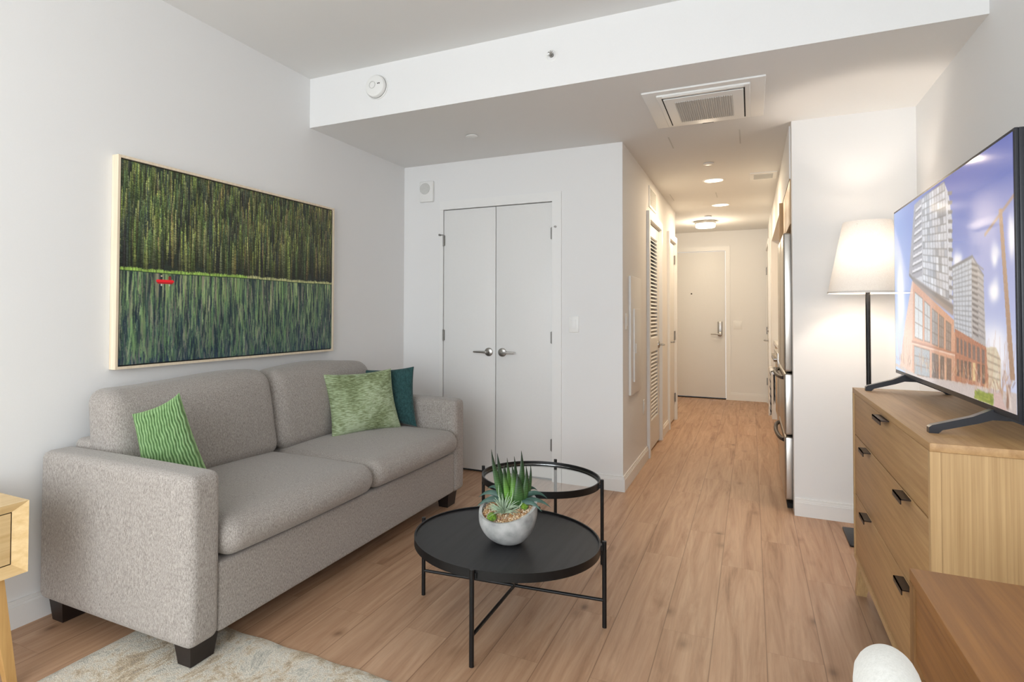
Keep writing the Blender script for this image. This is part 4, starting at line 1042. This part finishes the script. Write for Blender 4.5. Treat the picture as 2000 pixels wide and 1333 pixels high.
    fill([(.847, .223), (.901, .228), (.926, .183), (.924, .07), (.858, .06)], (206, 196, 174), 6)
    for k in range(4): line((.855, .20 - k * .03), (.92, .185 - k * .026), (150, 138, 122), .0016)
    # street, trees and shrubs
    fill([(0, .02), (.25, -.01), (1, -.01), (1, .075), (.62, .045), (.3, .01), (.0, .04)], (188, 178, 176), 7)
    for k in range(260):
        u0 = rg.uniform(.02, .98); v0 = rg.uniform(.01, .085) + .03 * (u0 > .3); line((u0, v0), (u0 + rg.normal(0, .008), v0 + rg.uniform(.01, .05)), [(150, 96, 72), (196, 160, 136), (110, 78, 66), (206, 176, 120), (228, 210, 200)][rg.integers(5)], .0011, .7)
    for u0 in (.06, .11, .17, .33, .48, .63, .70, .78, .865, .93, .955):
        for k in range(9): line((u0 + rg.normal(0, .004), .03 + rg.uniform(0, .05)), (u0 + rg.normal(0, .022), rg.uniform(.13, .30) if u0 > .85 else rg.uniform(.08, .22)), (176, 138, 118), .0009, .5)
    for k in range(130):
        line((rg.uniform(.77, .885), rg.uniform(.0, .035)), (rg.uniform(.77, .885), rg.uniform(.005, .045)), [(128, 146, 56), (96, 118, 44), (156, 168, 74)][rg.integers(3)], .0014, .8)
    fill([(.885, .05), (.92, .06), (.95, .0), (.89, -.01)], (196, 170, 166), 6)
    line((.955, .02), (.965, .085), (120, 84, 70), .006, .8); line((.97, .02), (.962, .08), (226, 214, 206), .004, .7)
    # utility pole
    fill([(.926, .747), (.943, .744), (.993, .12), (.970, .12)], (158, 128, 108), 6); line((.85, .668), (1.0, .772), (150, 122, 106), .003)
    img = np.clip(img, 0, 255)
    # slight softness
    img[1:-1, 1:-1] = (img[1:-1, 1:-1] * 4 + img[:-2, 1:-1] + img[2:, 1:-1] + img[1:-1, :-2] + img[1:-1, 2:]) / 8
    img /= 255
    return np.where(img <= .04045, img / 12.92, ((img + .055) / 1.055) ** 2.4)
tv = thing('television', (.6, 2.63, .90), 'flat television on black splayed feet showing city towers and blue sky', 'television')
TY0, TY1, TZ0, TZ1, TX = 1.945, 3.345, .968, 1.682, .572
MB().box(TX, TX + .008, TY0, TY1, TZ0, TZ1, .0015).build('bezel', 'tvblack', tv)
MB().box(TX + .008, TX + .022, TY0, TY1, TZ0, TZ1, .002).build('housing', 'tvblack', tv)
MB().box(TX + .022, TX + .06, TY0 + .2, TY1 - .2, TZ0 + .02, TZ0 + .40, .01).build('rear_cover', 'tvblack', tv)
raster('screen', street_picture(), (TX - .0006, TY1 - .008, TZ0 + .016), (0, -(TY1 - TY0 - .016), 0), (0, 0, TZ1 - TZ0 - .024), 'screen', tv)
for yf in (2.13, 3.17):
    b2 = MB()
    ztop = TZ0 + .004
    ys = 0.0
    poly = [(-.155, 0), (-.155, .016), (-.148, .022), (-.06, .052), (-.02, ztop - .9 + .002), (.035, ztop - .9 + .002), (.06, .052), (.128, .022), (.135, .016), (.135, 0), (.118, 0), (.110, .008), (.05, .034), (.02, .046), (-.02, .046), (-.05, .034), (-.125, .010), (-.135, 0)]
    b2.prism([(TX + .018 + a, .90 + z_) for a, z_ in poly], (yf - .013, yf + .013), 'y')
    b2.build('foot', 'tvblack', tv)

# ---------------------------------------------------------------- floor lamp
LX, LY = .570, 4.035
fl = thing('floor_lamp', (LX, LY, 0), 'lit floor lamp with tapered white shade and black pole behind dresser', 'floor lamp')
MB().box(LX - .112, LX + .15, LY - .16, LY + .15, 0, .014, .006).build('base', 'black', fl)
MB().cyl((LX, LY, .012), (LX, LY, 1.46), .0115, seg=20).build('pole', 'black', fl)
sh = MB().lathe([(.186, 0), (.112, .392)], (LX, LY, 1.342), seg=64).build('lamp_shade', 'shade', fl)
MB().lathe([(.187, -.001), (.188, .008), (.185, .010), (.184, 0), (.187, -.001)], (LX, LY, 1.342), seg=64).build('shade_trim', 'shade', sh)
sp_ = MB()
for k in range(3):
    a = k * 2.094; sp_.tube([(LX + .01 * math.cos(a), LY + .01 * math.sin(a), 1.700), (LX + .116 * math.cos(a), LY + .116 * math.sin(a), 1.712)], .002, seg=6)
sp_.cyl((LX, LY, 1.46), (LX, LY, 1.702), .003, seg=8).build('shade_spider', 'nickeldark', sh)
MB().lathe([(0, .0), (.015, .0), (.016, .03), (.030, .065), (.028, .09), (.012, .105), (0, .107)], (LX, LY + .045, 1.45), seg=20).build('bulb', 'bulb', fl)
point('floor_lamp_bulb', (LX, LY - .012, 1.545), 11.0, (1, .88, .77), .03)

# ---------------------------------------------------------------- desk and chair
dk = thing('desk', (.55, .9, 0), 'medium oak writing desk with a shallow drawer in the right corner', 'desk')
KX0, KX1, KY0, KY1, KZ = .262, .835, .36, 1.432, .750
MB().box(KX0, KX1, KY0, KY1, KZ - .022, KZ, .0012).build('top', 'deskx', dk)
for y in (KY0, KY1 - .028): MB().box(KX0, KX1, y, y + .028, .56, KZ - .0225).build('end_panel', 'deskz', dk)
for (x, y) in ((KX0, KY0), (KX0, KY1 - .028), (KX1 - .04, KY0), (KX1 - .04, KY1 - .028)): MB().box(x, x + .04, y, y + .028, 0, .5595).build('leg', 'deskz', dk)
MB().box(KX0 + .02, KX1, KY0 + .0285, KY1 - .0285, .585, .60).build('drawer_box', 'deskz', dk)
MB().box(KX0 + .003, KX0 + .019, KY0 + .031, KY1 - .031, .592, KZ - .028, .001).build('drawer', 'deskx', dk)
MB().box(KX1 - .02, KX1, KY0 + .0285, KY1 - .0285, .602, KZ - .0225).build('back_rail', 'deskz', dk)
ch = thing('desk_chair', (.42, .76, 0), 'pale grey upholstered chair tucked against the oak desk', 'chair')
def backlean(x, y, z):
    t = max(0, (z + .23) / .46); return (x - .014 * t + .05 * (y / .25) ** 2, y * (1 - .06 * t ** 3), z - .135 * abs(y / .24) ** 2.4 * t)
soft(.118, .160, .52, .992, .39, .867, .030, (.004, 0, .004), backlean).build('backrest', 'chairfab', ch)
soft(.19, .63, .53, 1.0, .40, .475, .025, (.0, 0, .012)).build('seat', 'chairfab', ch)
for x, y in ((.22, .57), (.22, .96), (.59, .57), (.59, .96)): MB().cyl((x, y, 0), (x, y, .405), .011, .016, seg=14).build('leg', 'leg', ch)

# ---------------------------------------------------------------- nightstand
ns = thing('nightstand', (-2.33, .9, 0), 'pale oak nightstand on splayed legs at the left, beside the sofa', 'nightstand')
NX0, NX1, NY0, NY1, NZ0, NZ1 = -2.525, -2.127, .66, 1.193, .366, .600
bd = .040; dp = .024
o4 = [(NY0, NZ0), (NY1, NZ0), (NY1, NZ1), (NY0, NZ1)]; i4 = [(NY0 + bd, NZ0 + bd * .8), (NY1 - bd, NZ0 + bd * .8), (NY1 - bd, NZ1 - bd * .8), (NY0 + bd, NZ1 - bd * .8)]
vs = [(NX0, y, z) for y, z in o4] + [(NX1, y, z) for y, z in o4] + [(NX1 - dp, y, z) for y, z in i4]
fs = [(0, 1, 2, 3), (0, 1, 5, 4), (1, 2, 6, 5), (2, 3, 7, 6), (3, 0, 4, 7)] + [(4 + k, 4 + (k + 1) % 4, 8 + (k + 1) % 4, 8 + k) for k in range(4)]
MB().add(vs, fs).build('body', 'ashy', ns)
MB().box(NX1 - dp - .02, NX1 - dp - .006, i4[0][0], i4[1][0], i4[0][1], i4[2][1]).build('gap', 'dark', ns)
MB().box(NX1 - dp - .006, NX1 - dp + .001, i4[0][0] + .003, i4[1][0] - .003, i4[0][1] + .003, i4[2][1] - .003, .001).build('drawer', 'ashy', ns)
for (x, sx) in ((NX1 - .045, 1), (NX0 + .045, -1)):
    for (y, sy) in ((NY1 - .085, 1), (NY0 + .085, -1)):
        a, b2 = .024, .014; ox, oy = sx * .02, sy * .052
        MB().hexa([(x + ox - b2, y + oy - b2, 0), (x + ox + b2, y + oy - b2, 0), (x + ox + b2, y + oy + b2, 0), (x + ox - b2, y + oy + b2, 0)],
                  [(x - a, y - a, NZ0 - .001), (x + a, y - a, NZ0 - .001), (x + a, y + a, NZ0 - .001), (x - a, y + a, NZ0 - .001)]).build('leg', 'ashz', ns)

# ---------------------------------------------------------------- rug
rn = MB(); nx, ny = 90, 90; X0, X1_, Y0, Y1_ = -2.10, .05, -.9, 1.755
vs = []
for i in range(nx + 1):
    for j in range(ny + 1):
        vs.append((X0 + (X1_ - X0) * i / nx, Y0 + (Y1_ - Y0) * j / ny + (.004 * math.sin(i * .7) if j == ny else 0), .0105 + .0015 * random.random() if 0 < i < nx and 0 < j < ny else .004))
fs = [(i * (ny + 1) + j, (i + 1) * (ny + 1) + j, (i + 1) * (ny + 1) + j + 1, i * (ny + 1) + j + 1) for i in range(nx) for j in range(ny)]
o_ = len(vs); vs += [(X0, Y0, .001), (X1_, Y0, .001), (X1_, Y1_, .001), (X0, Y1_, .001)]; fs.append((o_ + 3, o_ + 2, o_ + 1, o_))
rn.add(vs, fs, True)
tag(rn.build('area_rug', 'rug', fixn=False), 'beige and grey distressed area rug under the near end of sofa', 'rug')
